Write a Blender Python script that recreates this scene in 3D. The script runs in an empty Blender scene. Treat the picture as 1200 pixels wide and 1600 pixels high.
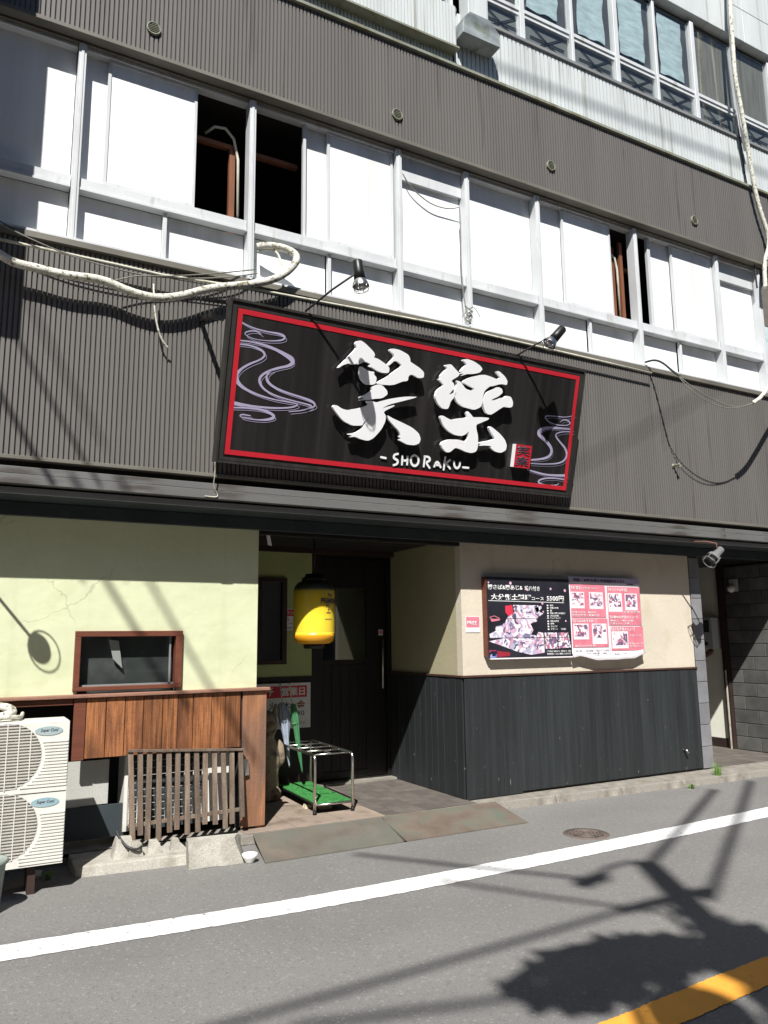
import bpy, bmesh, math, random
from mathutils import Vector, Matrix
random.seed(7)
scene = bpy.context.scene
C = scene.collection
R = math.radians

# ------------------------------------------------------------ camera, world, sun
F_PX = 1202.0
YAW, PITCH, ROLL = R(28.63), R(9.39), R(-0.61)
CAM = Vector((0.0, -6.814, 1.62))
fw = Vector((math.sin(YAW)*math.cos(PITCH), math.cos(YAW)*math.cos(PITCH), math.sin(PITCH)))
rt0 = Vector((math.cos(YAW), -math.sin(YAW), 0))
up0 = rt0.cross(fw)
rt = math.cos(ROLL)*rt0 + math.sin(ROLL)*up0
up = -math.sin(ROLL)*rt0 + math.cos(ROLL)*up0
cd = bpy.data.cameras.new('camera')
cam = bpy.data.objects.new('camera', cd); C.objects.link(cam)
cd.sensor_fit = 'VERTICAL'; cd.sensor_height = 32.0; cd.lens = F_PX/1600*32.0
cd.clip_start = 0.05; cd.clip_end = 400
mw = Matrix.Identity(4)
for i in range(3):
    mw[i][0] = rt[i]; mw[i][1] = up[i]; mw[i][2] = -fw[i]; mw[i][3] = CAM[i]
cam.matrix_world = mw
scene.camera = cam

SUN = Vector((0.61, 1.0, -1.34)).normalized()
w = bpy.data.worlds.new('World'); scene.world = w; w.use_nodes = True
nt = w.node_tree
sky = nt.nodes.new('ShaderNodeTexSky'); sky.sky_type = 'NISHITA'; sky.sun_disc = False
sky.sun_elevation = math.asin(-SUN.z); sky.sun_rotation = math.atan2(-SUN.x, -SUN.y)
sky.air_density = 0.75; sky.dust_density = 0.3; sky.ozone_density = 1.0
nt.links.new(sky.outputs[0], nt.nodes['Background'].inputs[0])
nt.nodes['Background'].inputs[1].default_value = 0.05
sd = bpy.data.lights.new('sun', 'SUN'); sd.energy = 5.0; sd.angle = R(0.53); sd.color = (1.0, 0.97, 0.925)
so = bpy.data.objects.new('sun', sd); C.objects.link(so)
so.rotation_euler = SUN.to_track_quat('-Z', 'Y').to_euler()
so.location = (-8, -14, 18)
scene.view_settings.view_transform = 'Standard'; scene.view_settings.look = 'None'
scene.view_settings.exposure = 0.62; scene.view_settings.gamma = 1.0
scene.view_settings.use_curve_mapping = False
scene.render.engine = 'CYCLES'

# ------------------------------------------------------------ surveying: a photo ray met with a real plane
def ray(px, py):
    return rt*((px-600)/F_PX) + up*(-(py-800)/F_PX) + fw
def on_y(px, py, y):
    r = ray(px, py); return CAM + r*((y-CAM.y)/r.y)
def on_z(px, py, z=-0.09):
    r = ray(px, py); return CAM + r*((z-CAM.z)/r.z)

# ------------------------------------------------------------ materials
_m = {}
def mat(name, col, rough=.6, var=.18, scale=2.0, stretch=(1, 1, 1), bump=0.0, bscale=60, metal=0.0, spec=.4,
        col2=None, t2=.6, s2=4.0, w2=.08, st2=(1, 1, 1), rnd=0.0, fine=.1, fscale=90, trans=0, coat=0, crack=0, speck=0, drip=0):
    if name in _m: return _m[name]
    m = bpy.data.materials.new(name); m.use_nodes = True; _m[name] = m; m.name = name
    n = m.node_tree.nodes; L = m.node_tree.links
    b = n['Principled BSDF']
    tc = n.new('ShaderNodeTexCoord'); oi = n.new('ShaderNodeObjectInfo')
    off = n.new('ShaderNodeVectorMath'); off.operation = 'SCALE'; off.inputs[0].default_value = (37, 19, 53)
    L.new(oi.outputs['Random'], off.inputs['Scale'])
    add = n.new('ShaderNodeVectorMath'); L.new(tc.outputs['Object'], add.inputs[0])
    if rnd > 0: L.new(off.outputs[0], add.inputs[1])
    def noise(sc, st, detail=4):
        mp = n.new('ShaderNodeMapping'); mp.inputs['Scale'].default_value = st
        L.new(add.outputs[0], mp.inputs[0])
        t = n.new('ShaderNodeTexNoise'); t.inputs['Scale'].default_value = sc; t.inputs['Detail'].default_value = detail
        L.new(mp.outputs[0], t.inputs['Vector']); return t
    def mix(f, a, c, blend='MIX'):
        x = n.new('ShaderNodeMix'); x.data_type = 'RGBA'; x.blend_type = blend
        if isinstance(f, (int, float)): x.inputs[0].default_value = f
        else: L.new(f, x.inputs[0])
        for s, v in ((x.inputs[6], a), (x.inputs[7], c)):
            if isinstance(v, tuple): s.default_value = (*v, 1) if len(v) == 3 else v
            else: L.new(v, s)
        return x.outputs[2]
    def mr(src, a, bb, c, d):
        x = n.new('ShaderNodeMapRange'); x.inputs[1].default_value = a; x.inputs[2].default_value = bb
        x.inputs[3].default_value = c; x.inputs[4].default_value = d; L.new(src, x.inputs[0]); return x.outputs[0]
    lo = tuple(c*(1-var) for c in col); hi = tuple(min(1, c*(1+var)) for c in col)
    t = noise(scale, stretch)
    out = mix(mr(t.outputs[0], .3, .7, 0, 1), lo, hi)
    if col2 is not None:
        q = noise(s2, st2, 6)
        out = mix(mr(q.outputs[0], t2-w2, t2+w2, 0, 1), out, col2)
    if fine > 0:
        f = noise(fscale, (1, 1, 1), 3)
        g = mr(f.outputs[0], .3, .7, 1-fine, 1+fine)
        cb = n.new('ShaderNodeCombineColor')
        for i in range(3): L.new(g, cb.inputs[i])
        out = mix(1.0, out, cb.outputs[0], 'MULTIPLY')
    if crack:
        nz_ = noise(2.2, (1, 1, 1), 4)
        va = n.new('ShaderNodeVectorMath'); va.operation = 'MULTIPLY_ADD'; va.inputs[1].default_value = (.5, .5, .5)
        L.new(nz_.outputs['Color'], va.inputs[0]); L.new(add.outputs[0], va.inputs[2])
        vo = n.new('ShaderNodeTexVoronoi'); vo.feature = 'DISTANCE_TO_EDGE'; vo.inputs['Scale'].default_value = .9; L.new(va.outputs[0], vo.inputs['Vector'])
        msk = noise(1.3, (1, 1, 1), 2)
        lim = mr(msk.outputs[0], .50, .66, 0, .0045)
        lt_ = n.new('ShaderNodeMath'); lt_.operation = 'LESS_THAN'; L.new(vo.outputs['Distance'], lt_.inputs[0]); L.new(lim, lt_.inputs[1])
        ml_ = n.new('ShaderNodeMath'); ml_.operation = 'MULTIPLY'; ml_.inputs[1].default_value = crack; L.new(lt_.outputs[0], ml_.inputs[0])
        out = mix(ml_.outputs[0], out, tuple(c*.35 for c in col))
    if speck:
        vo = n.new('ShaderNodeTexVoronoi'); vo.inputs['Scale'].default_value = speck; L.new(add.outputs[0], vo.inputs['Vector'])
        sc_ = n.new('ShaderNodeSeparateColor'); L.new(vo.outputs['Color'], sc_.inputs[0])
        out = mix(mr(sc_.outputs[0], .93, .96, 0, .40), out, tuple(min(1, c*1.9) for c in col))
        out = mix(mr(sc_.outputs[1], .90, .94, 0, .30), out, tuple(c*.5 for c in col))
    if drip:
        dn = noise(1.0, (9, 1, .35), 5)
        out = mix(mr(dn.outputs[0], .58, .75, 0, drip), out, tuple(c*.55 for c in col))
    if rnd > 0:
        g = mr(oi.outputs['Random'], 0, 1, 1-rnd, 1+rnd)
        cb = n.new('ShaderNodeCombineColor')
        for i in range(3): L.new(g, cb.inputs[i])
        out = mix(1.0, out, cb.outputs[0], 'MULTIPLY')
    L.new(out, b.inputs['Base Color'])
    b.inputs['Roughness'].default_value = rough; b.inputs['Metallic'].default_value = metal
    b.inputs['Specular IOR Level'].default_value = spec
    if trans: b.inputs['Transmission Weight'].default_value = trans
    if coat: b.inputs['Coat Weight'].default_value = coat
    if bump > 0:
        bt = noise(bscale, stretch, 5)
        bn = n.new('ShaderNodeBump'); bn.inputs['Strength'].default_value = bump; bn.inputs['Distance'].default_value = .01
        L.new(bt.outputs[0], bn.inputs['Height']); L.new(bn.outputs[0], b.inputs['Normal'])
    return m

RIB = mat('dark_rib_steel', (.140, .131, .122), .5, .07, 1.2, (3, 1, .25), fine=.03, col2=(.085, .075, .066), t2=.66, s2=2, st2=(6, 1, .3), spec=.4)
RIBL = mat('pale_rib_steel', (.54, .575, .57), .55, .08, 1.5, (3, 1, .3), fine=.04, col2=(.33, .34, .30), t2=.64, s2=2.5, st2=(5, 1, .25))
FLASH = mat('grey_flashing', (.15, .14, .118), .5, .15, 3, (1, 1, 3), fine=.08)
FLASHG = mat('greenish_flashing', (.23, .24, .19), .5, .2, 3, fine=.08, col2=(.16, .15, .09), t2=.6, s2=5)
ALU = mat('white_aluminium', (.58, .60, .61), .35, .1, 3, (1, 1, .5), fine=.04, col2=(.42, .42, .40), t2=.66, s2=3, st2=(4, 1, 1))
PANEL = mat('white_panel_film', (.80, .82, .83), .5, .05, 1.3, (2, 1, .4), fine=.02, col2=(.69, .69, .67), t2=.64, s2=1.4, w2=.12, st2=(4, 1, .3), drip=.12, rnd=.05)
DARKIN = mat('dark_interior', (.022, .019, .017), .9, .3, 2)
WOODIN = mat('brown_inner_wood', (.20, .075, .035), .6, .3, 4, (1, 1, .3))
FASC = mat('grey_fascia_paint', (.125, .125, .121), .55, .12, 2, (.6, 1, 3), fine=.06, col2=(.07, .062, .055), t2=.62, s2=3, st2=(.6, 1, 4), bump=.1, bscale=30)
STRIP = mat('silver_strip', (.22, .225, .225), .4, .1, 2)
SLATE = mat('slate_soffit_paint', (.030, .040, .045), .7, .2, 3, fine=.1, col2=(.05, .055, .055), t2=.66, s2=8)
GREEN = mat('lime_plaster', (.585, .615, .41), .85, .05, 2, bump=.7, bscale=7, fine=.05, fscale=160, col2=(.52, .56, .345), t2=.62, s2=1.8, w2=.09, crack=.3, drip=.15)
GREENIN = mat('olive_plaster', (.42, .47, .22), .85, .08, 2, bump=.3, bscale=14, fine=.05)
BEIGE = mat('beige_plaster', (.59, .53, .43), .85, .07, 1.6, bump=.3, bscale=22, fine=.05, fscale=200, col2=(.50, .43, .32), t2=.64, s2=2.0, drip=.22, crack=.35)
BLKWOOD = mat('black_stained_wood', (.021, .025, .0265), .62, .28, 3, (6, 1, .35), bump=.35, bscale=20, fine=.15, rnd=.16, col2=(.20, .20, .19), t2=.725, s2=19, w2=.012, st2=(2.2, 1, .5), drip=.3)
ORWOOD = mat('orange_cedar', (.255, .100, .038), .6, .55, 7, (9, 1, .45), bump=.4, bscale=18, fine=.16, rnd=.25, col2=(.11, .042, .02), t2=.58, s2=2.6, w2=.13, st2=(2.5, 1, .7))
BRTRIM = mat('red_brown_trim', (.14, .045, .025), .55, .2, 4, (.4, 1, 3), fine=.1, bump=.2, bscale=25)
RAILT = mat('weathered_rail', (.25, .13, .09), .7, .25, 5, (.4, 1, 3), fine=.15, bump=.3, bscale=25)
DKTRIM = mat('dark_brown_trim', (.035, .02, .017), .6, .2, 4, fine=.1)
LATT = mat('weathered_lattice_wood', (.145, .105, .078), .75, .3, 6, (4, 4, .4), fine=.2, rnd=.25, bump=.3, bscale=30, col2=(.20, .16, .12), t2=.6, s2=5, st2=(3, 3, .5))
BLACK = mat('black_door_wood', (.013, .011, .010), .45, .3, 3, (6, 1, .3), bump=.15, bscale=20, rnd=.2)
BLACKP = mat('black_paint', (.012, .012, .013), .4, .1, 5)
CONC = mat('concrete', (.27, .25, .215), .9, .22, 5, bump=.5, bscale=50, fine=.22, fscale=120, col2=(.18, .165, .14), t2=.56, s2=7, w2=.15)
STEPC = mat('tan_step_concrete', (.27, .215, .17), .85, .16, 4, bump=.25, bscale=60, fine=.15, fscale=140, col2=(.17, .13, .10), t2=.6, s2=5, rnd=.1)
DKTILE = mat('dark_floor_tile', (.115, .10, .088), .8, .2, 4, bump=.3, bscale=70, fine=.18, rnd=.12)
GREYT = mat('grey_column_tile', (.20, .20, .21), .5, .15, 4, fine=.08, rnd=.1)
BLOCK = mat('dark_cement_block', (.105, .105, .098), .9, .22, 5, bump=.4, bscale=60, fine=.15, rnd=.2)
STEEL = mat('rusty_steel_plate', (.150, .118, .094), .75, .22, 4, bump=.25, bscale=90, fine=.2, fscale=150, col2=(.115, .135, .105), t2=.60, s2=3.5, w2=.14)
STEEL2 = mat('greenish_steel_plate', (.140, .118, .095), .75, .22, 4, bump=.25, bscale=90, fine=.2, fscale=150, col2=(.12, .128, .105), t2=.52, s2=2.5, w2=.18)
RUST = mat('brown_rust_steel', (.15, .075, .055), .8, .25, 6, fine=.2, bump=.3)
CHROME = mat('brushed_steel_tube', (.62, .60, .57), .28, .08, 5, metal=1.0)
CABLEW = mat('dirty_white_tape', (.62, .61, .53), .7, .2, 20, bump=.5, bscale=70, col2=(.16, .14, .08), t2=.6, s2=28, w2=.05, fine=.2)
WIREB = mat('black_wire', (.03, .03, .03), .5, .1, 3)
WIREG = mat('grey_wire', (.20, .20, .17), .5, .15, 9)
CONDUIT = mat('cream_conduit', (.58, .57, .47), .5, .15, 6, col2=(.30, .28, .2), t2=.62, s2=9)
ACW = mat('cream_ac_enamel', (.66, .65, .60), .45, .05, 3, fine=.03, drip=.2, col2=(.5, .46, .38), t2=.7, s2=6)
ACG = mat('grey_ac_grille', (.48, .46, .42), .5, .05, 3)
ACD = mat('dark_ac_inside', (.09, .085, .08), .7, .2, 6)
WHITEP = mat('white_print', (.78, .78, .78), .5, .02, 3, fine=0)
LETTER = mat('white_acrylic', (.90, .91, .93), .35, .02, 3, fine=.01)
SIGNF = mat('black_sign_face', (.020, .019, .019), .22, .3, 1.2, (5, 1, .25), fine=.05, col2=(.034, .032, .031), t2=.6, s2=1.6, w2=.12, st2=(6, 1, .12))
SIGNS = mat('black_sign_frame', (.035, .033, .03), .45, .3, 3, (4, 1, 1))
SIGNR = mat('red_sign_print', (.52, .022, .035), .35, .06, 3, fine=.03)
LAV = mat('lavender_print', (.40, .37, .52), .35, .05, 6, fine=.02)
REDP = mat('red_print', (.60, .035, .07), .55, .1, 8, fine=.02)
PINKP = mat('faded_pink_print', (.66, .20, .26), .5, .16, 7, fine=.04)
POSTBK = mat('black_poster_print', (.022, .022, .030), .3, .3, 4, coat=.3)
POSTW = mat('white_poster_paper', (.74, .71, .74), .45, .04, 6, bump=.1, bscale=14)
MAUVE = mat('mauve_print', (.42, .34, .48), .5, .1, 8)
DGREYP = mat('dark_print', (.05, .04, .06), .5, .1, 8)
GOLDP = mat('brown_print', (.32, .09, .04), .5, .1, 8)
ASPH = mat('asphalt', (.172, .169, .163), .85, .13, .9, bump=.6, bscale=170, fine=.26, fscale=230, col2=(.205, .20, .19), t2=.56, s2=.55, w2=.16, speck=75, st2=(.5, 1.4, 1))
LINEW = mat('white_road_paint', (.74, .74, .73), .7, .08, 4, bump=.4, bscale=140, fine=.1, fscale=220, col2=(.30, .30, .285), t2=.655, s2=26, w2=.03)
LINEO = mat('orange_road_paint', (.82, .37, .05), .7, .08, 5, bump=.4, bscale=140, fine=.1, fscale=220, col2=(.55, .27, .06), t2=.70, s2=20, w2=.06)
IRON = mat('brown_cast_iron', (.125, .100, .086), .7, .2, 12, fine=.2)
GRASSG = mat('artificial_turf', (.045, .23, .055), .9, .25, 25, bump=.8, bscale=160, fine=.3, fscale=200)
LEAF = mat('weed_leaf', (.14, .27, .045), .6, .25, 20, rnd=.2)
PORC = mat('white_porcelain', (.75, .74, .71), .25, .03, 5)
FOAM = mat('pale_broken_brick', (.52, .46, .32), .9, .2, 20, bump=.6, bscale=60)
STONE = mat('weathered_statue_stone', (.25, .20, .14), .9, .3, 7, bump=.8, bscale=26, fine=.2, col2=(.05, .04, .035), t2=.58, s2=7)
UMBB = mat('pale_blue_umbrella', (.30, .34, .42), .4, .15, 9)
UMBG = mat('green_umbrella', (.06, .20, .09), .45, .15, 9)
GREYBD = mat('grey_board', (.42, .42, .39), .8, .06, 3)
GREYMET = mat('grey_meter_enamel', (.50, .51, .50), .5, .06, 3)
TEALB = mat('pale_teal_film', (.50, .60, .62), .3, .22, 5, (1, 1, 3), fine=.06)
STONEW = mat('cream_wall', (.80, .80, .70), .8, .05, 3, fine=.04)
FARW = mat('opposite_house_render', (.20, .18, .155), .9, .1, 2)
PLASTB = mat('grey_green_plastic', (.24, .28, .25), .5, .1, 4)

def glass(name, tint=(.75, .8, .8), refl=.10):
    m = bpy.data.materials.new(name); m.use_nodes = True
    n = m.node_tree.nodes; L = m.node_tree.links; n.remove(n['Principled BSDF'])
    tr_ = n.new('ShaderNodeBsdfTransparent'); tr_.inputs[0].default_value = (*tint, 1)
    gl = n.new('ShaderNodeBsdfGlossy'); gl.inputs['Roughness'].default_value = .04; gl.inputs[0].default_value = (.9, .95, .95, 1)
    lw = n.new('ShaderNodeLayerWeight'); fr = n.new('ShaderNodeMath'); fr.operation = 'POWER'; fr.inputs[1].default_value = 6; L.new(lw.outputs['Facing'], fr.inputs[0])
    ad = n.new('ShaderNodeMath'); ad.operation = 'ADD'; ad.inputs[1].default_value = refl; L.new(fr.outputs[0], ad.inputs[0])
    mx = n.new('ShaderNodeMixShader'); L.new(ad.outputs[0], mx.inputs[0]); L.new(tr_.outputs[0], mx.inputs[1]); L.new(gl.outputs[0], mx.inputs[2])
    L.new(mx.outputs[0], n['Material Output'].inputs['Surface'])
    return m
GLASS = glass('window_glass', (.93, .95, .95), .07)
BULB = glass('lamp_glass', (.9, .92, .95), .15)

def lantern_mat():
    m = bpy.data.materials.new('yellow_lantern_vinyl'); m.use_nodes = True
    n = m.node_tree.nodes; L = m.node_tree.links; b = n['Principled BSDF']
    tc = n.new('ShaderNodeTexCoord'); sp = n.new('ShaderNodeSeparateXYZ'); L.new(tc.outputs['Object'], sp.inputs[0])
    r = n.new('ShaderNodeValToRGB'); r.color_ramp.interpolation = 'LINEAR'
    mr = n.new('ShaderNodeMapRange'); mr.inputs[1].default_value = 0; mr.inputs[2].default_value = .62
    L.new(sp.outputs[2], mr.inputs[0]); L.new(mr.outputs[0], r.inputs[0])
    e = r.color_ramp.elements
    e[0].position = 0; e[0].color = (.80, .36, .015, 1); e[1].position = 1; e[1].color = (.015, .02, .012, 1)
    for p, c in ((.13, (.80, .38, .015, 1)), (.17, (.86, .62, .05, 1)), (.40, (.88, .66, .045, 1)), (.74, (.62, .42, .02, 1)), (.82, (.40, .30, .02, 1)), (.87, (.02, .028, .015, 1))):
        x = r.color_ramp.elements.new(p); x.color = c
    L.new(r.outputs[0], b.inputs['Base Color']); b.inputs['Roughness'].default_value = .35
    b.inputs['Transmission Weight'].default_value = 0
    b.inputs['Subsurface Weight'].default_value = .25; b.inputs['Subsurface Radius'].default_value = (.1, .06, .02)
    return m
LANT = lantern_mat()

def food_mat(name, cols, sc=9):
    m = bpy.data.materials.new(name); m.use_nodes = True
    n = m.node_tree.nodes; L = m.node_tree.links; b = n['Principled BSDF']
    tc = n.new('ShaderNodeTexCoord')
    nz = n.new('ShaderNodeTexNoise'); nz.inputs['Scale'].default_value = 7; L.new(tc.outputs['Object'], nz.inputs[0])
    av = n.new('ShaderNodeVectorMath'); av.operation = 'MULTIPLY_ADD'
    L.new(nz.outputs['Color'], av.inputs[0]); av.inputs[1].default_value = (.25, .25, .25); L.new(tc.outputs['Object'], av.inputs[2])
    v = n.new('ShaderNodeTexVoronoi'); v.inputs['Scale'].default_value = sc; L.new(av.outputs[0], v.inputs['Vector'])
    r = n.new('ShaderNodeValToRGB'); r.color_ramp.interpolation = 'CONSTANT'
    sp = n.new('ShaderNodeSeparateColor'); L.new(v.outputs['Color'], sp.inputs[0]); L.new(sp.outputs[0], r.inputs[0])
    e = r.color_ramp.elements
    for i, c in enumerate(cols):
        x = e[i] if i < 2 else e.new(i/len(cols))
        x.position = i/len(cols); x.color = (*c, 1)
    L.new(r.outputs[0], b.inputs['Base Color']); b.inputs['Roughness'].default_value = .35
    return m
FOOD1 = food_mat('sashimi_photo_print', [(.74, .70, .78), (.78, .76, .80), (.60, .38, .52), (.42, .42, .55), (.76, .73, .78), (.55, .30, .40), (.66, .62, .70), (.10, .09, .15), (.50, .42, .58), (.20, .18, .30)], 30)
FOOD2 = food_mat('dish_photo_print', [(.72, .68, .72), (.16, .10, .16), (.45, .14, .22), (.78, .74, .76), (.60, .36, .46), (.2, .14, .26), (.78, .76, .8)], 30)
SPLOTCH = food_mat('blue_red_print', [(.10, .16, .5), (.02, .02, .04), (.5, .04, .08), (.3, .35, .7)], 14)

# ------------------------------------------------------------ mesh helpers
class MB:
    def __init__(s): s.v = []; s.f = []; s.sm = []
    def add(s, vs, fs, smooth=False):
        o = len(s.v); s.v += [tuple(v) for v in vs]
        s.f += [tuple(i+o for i in f) for f in fs]; s.sm += [smooth]*len(fs); return s
    def box(s, x0, x1, y0, y1, z0, z1):
        return s.add([(x0, y0, z0), (x1, y0, z0), (x1, y1, z0), (x0, y1, z0), (x0, y0, z1), (x1, y0, z1), (x1, y1, z1), (x0, y1, z1)],
                     [(0, 3, 2, 1), (4, 5, 6, 7), (0, 1, 5, 4), (1, 2, 6, 5), (2, 3, 7, 6), (3, 0, 4, 7)])
    def hexa(s, p):   # 8 corners, bottom ring then top ring
        return s.add(p, [(0, 3, 2, 1), (4, 5, 6, 7), (0, 1, 5, 4), (1, 2, 6, 5), (2, 3, 7, 6), (3, 0, 4, 7)])
    def tube(s, pts, r, n=8, cap=True):
        pts = [Vector(p) for p in pts]; rs = r if isinstance(r, (list, tuple)) else [r]*len(pts)
        vs = []; prev = None
        for i, p in enumerate(pts):
            d = (pts[min(i+1, len(pts)-1)]-pts[max(i-1, 0)]).normalized()
            if prev is None:
                a = d.orthogonal().normalized()
            else:
                a = (prev - d*prev.dot(d)); a = a.normalized() if a.length > 1e-6 else d.orthogonal().normalized()
            prev = a; b = d.cross(a)
            vs += [p + (a*math.cos(2*math.pi*k/n)+b*math.sin(2*math.pi*k/n))*rs[i] for k in range(n)]
        fs = []
        for i in range(len(pts)-1):
            for k in range(n):
                k2 = (k+1) % n; fs.append((i*n+k, i*n+k2, (i+1)*n+k2, (i+1)*n+k))
        s.add(vs, fs, True)
        if cap:
            o = len(s.v)-len(vs); s.f += [tuple(o+k for k in reversed(range(n))), tuple(o+(len(pts)-1)*n+k for k in range(n))]; s.sm += [False]*2
        return s
    def lathe(s, prof, c=(0, 0, 0), n=24, axis=None):
        vs = []
        for r, z in prof:
            vs += [(r*math.cos(2*math.pi*k/n), r*math.sin(2*math.pi*k/n), z) for k in range(n)]
        q = Vector((0, 0, 1)).rotation_difference(Vector(axis)) if axis is not None else None
        vs = [((q @ Vector(v)) if q else Vector(v))+Vector(c) for v in vs]
        fs = [(i*n+k, i*n+(k+1) % n, (i+1)*n+(k+1) % n, (i+1)*n+k) for i in range(len(prof)-1) for k in range(n)]
        return s.add(vs, fs, True)
    def prism(s, poly, f, h0, h1):   # poly of 2-D points, f(u,v,h)->3-D ; counter-clockwise seen from +h
        a = sum(poly[i][0]*poly[(i+1) % len(poly)][1]-poly[(i+1) % len(poly)][0]*poly[i][1] for i in range(len(poly)))
        if a < 0: poly = poly[::-1]
        n = len(poly)
        vs = [f(u, v, h0) for u, v in poly]+[f(u, v, h1) for u, v in poly]
        fs = [tuple(range(n, 2*n)), tuple(reversed(range(n)))]+[(i, (i+1) % n, n+(i+1) % n, n+i) for i in range(n)]
        return s.add(vs, fs)
    def ribbon(s, pts, ws, f, h0, h1):
        pts = smooth_line(pts, 2); m = len(pts); 
        wl = []
        for i in range(m):
            t = i/(m-1)*(len(ws)-1); k = min(int(t), len(ws)-2); wl.append(ws[k]+(ws[k+1]-ws[k])*(t-k))
        L_, R_ = [], []
        for i, p in enumerate(pts):
            a = pts[max(i-1, 0)]; b = pts[min(i+1, m-1)]
            dx, dy = b[0]-a[0], b[1]-a[1]; l = math.hypot(dx, dy) or 1
            nx, ny = -dy/l*wl[i]/2, dx/l*wl[i]/2
            L_.append((p[0]+nx, p[1]+ny)); R_.append((p[0]-nx, p[1]-ny))
        for i in range(m-1):
            q = [f(*L_[i], h1), f(*R_[i], h1), f(*R_[i+1], h1), f(*L_[i+1], h1), f(*L_[i], h0), f(*R_[i], h0), f(*R_[i+1], h0), f(*L_[i+1], h0)]
            s.add(q, [(0, 1, 2, 3), (0, 4, 5, 1), (3, 2, 6, 7)])
        return s
    def build(s, name, m, parent=None, loc=None, smooth=None):
        me = bpy.data.meshes.new(name)
        org = Vector(loc) if loc is not None else Vector((0, 0, 0))
        me.from_pydata([tuple(Vector(v)-org) for v in s.v], [], s.f)
        me.polygons.foreach_set('use_smooth', s.sm if smooth is None else [smooth]*len(s.f))
        me.materials.append(m); me.validate(); me.update()
        bm = bmesh.new(); bm.from_mesh(me); bmesh.ops.recalc_face_normals(bm, faces=bm.faces); bm.to_mesh(me); bm.free()
        o = bpy.data.objects.new(name, me); C.objects.link(o)
        o.location = org
        if parent is not None: o.parent = parent
        return o
def smooth_line(p, k=1, closed=False, c=.25):
    for _ in range(k):
        q = [] if closed else [p[0]]
        n = len(p)
        for i in range(n if closed else n-1):
            a, b = p[i], p[(i+1) % n]
            q.append(tuple(a[j]*(1-c)+b[j]*c for j in range(len(a)))); q.append(tuple(a[j]*c+b[j]*(1-c) for j in range(len(a))))
        if not closed: q.append(p[-1])
        p = q
    return p
def bevel(o, wd=.004, seg=1):
    md = o.modifiers.new('bevel', 'BEVEL'); md.width = wd; md.segments = seg; md.limit_method = 'ANGLE'; md.angle_limit = R(40); return o
def tag(o, label=None, cat=None, group=None, kind=None):
    if label: o['label'] = label
    if cat: o['category'] = cat
    if group: o['group'] = group
    if kind: o['kind'] = kind
    return o
def thing(name, label, cat, loc=(0, 0, 0), group=None, rot=None):
    o = bpy.data.objects.new(name, None); C.objects.link(o); o.location = loc; o.empty_display_size = .2
    if rot: o.rotation_euler = rot
    return tag(o, label, cat, group)
def lp(o, b): return None
def clone(o, parent=None, loc=None, rot=None):
    c = o.copy(); C.objects.link(c)
    if parent is not None: c.parent = parent
    if loc is not None: c.location = loc
    if rot is not None: c.rotation_euler = rot
    for ch in list(o.children):
        clone(ch, c)
    return c
def box_obj(name, m, parent, x0, x1, y0, y1, z0, z1, bev=0):
    # geometry centred on the piece itself
    o = MB().box(x0, x1, y0, y1, z0, z1).build(name, m, parent, loc=((x0+x1)/2, (y0+y1)/2, z0))
    if bev: bevel(o, bev)
    return o
def text(name, body, m, parent, loc, w=None, h=None, rot=(R(90), 0, 0), depth=.001, bold=0.0, vertical=False, shear=0):
    cu = bpy.data.curves.new(name, 'FONT'); cu.body = body; cu.size = 1; cu.extrude = 0; cu.offset = bold; cu.shear = shear
    cu.resolution_u = 3
    t = bpy.data.objects.new('tmp', cu); C.objects.link(t)
    dg = bpy.context.evaluated_depsgraph_get(); dg.update()
    me = bpy.data.meshes.new_from_object(t.evaluated_get(dg))
    bpy.data.objects.remove(t); bpy.data.curves.remove(cu)
    xs = [v.co.x for v in me.vertices] or [0, 1]; ys = [v.co.y for v in me.vertices] or [0, 1]
    x0, x1, y0, y1 = min(xs), max(xs), min(ys), max(ys)
    sx = (w/(x1-x0)) if w else None; sy = (h/(y1-y0)) if h else None
    if sx is None: sx = sy
    if sy is None: sy = sx
    for v in me.vertices: v.co = ((v.co.x-x0)*sx, (v.co.y-y0)*sy, 0)
    me.materials.clear(); me.materials.append(m); me.name = name
    o = bpy.data.objects.new(name, me); C.objects.link(o); o.location = loc; o.rotation_euler = rot
    if parent is not None: o.parent = parent
    md = o.modifiers.new('thickness', 'SOLIDIFY'); md.thickness = depth; md.offset = 1
    return o
def ribs(name, m, parent, x0, x1, z0, z1, y, pitch=.0385, depth=.017, crest=.66):
    # trapezoidal ribbed sheet; crest at y, groove at y+depth
    vs = []; n = int((x1-x0)/pitch)
    prof = []
    for i in range(n):
        a = x0+i*pitch
        sl = .05*pitch
        prof += [(a, y), (a+crest*pitch, y), (a+crest*pitch+sl, y+depth), (a+pitch-sl, y+depth)]
    prof.append((x0+n*pitch, y))
    k = len(prof)
    vs = [(p[0], p[1], z0) for p in prof]+[(p[0], p[1], z1) for p in prof]
    fs = [(i, i+1, k+i+1, k+i) for i in range(k-1)]
    mb = MB(); mb.add(vs, fs); return mb.build(name, m, parent)

# ------------------------------------------------------------ SETTING: ground
ZR = -0.09
road = MB().box(-45, 60, -45, 40, ZR-.3, ZR).build('road', ASPH); tag(road, kind='structure')
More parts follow.
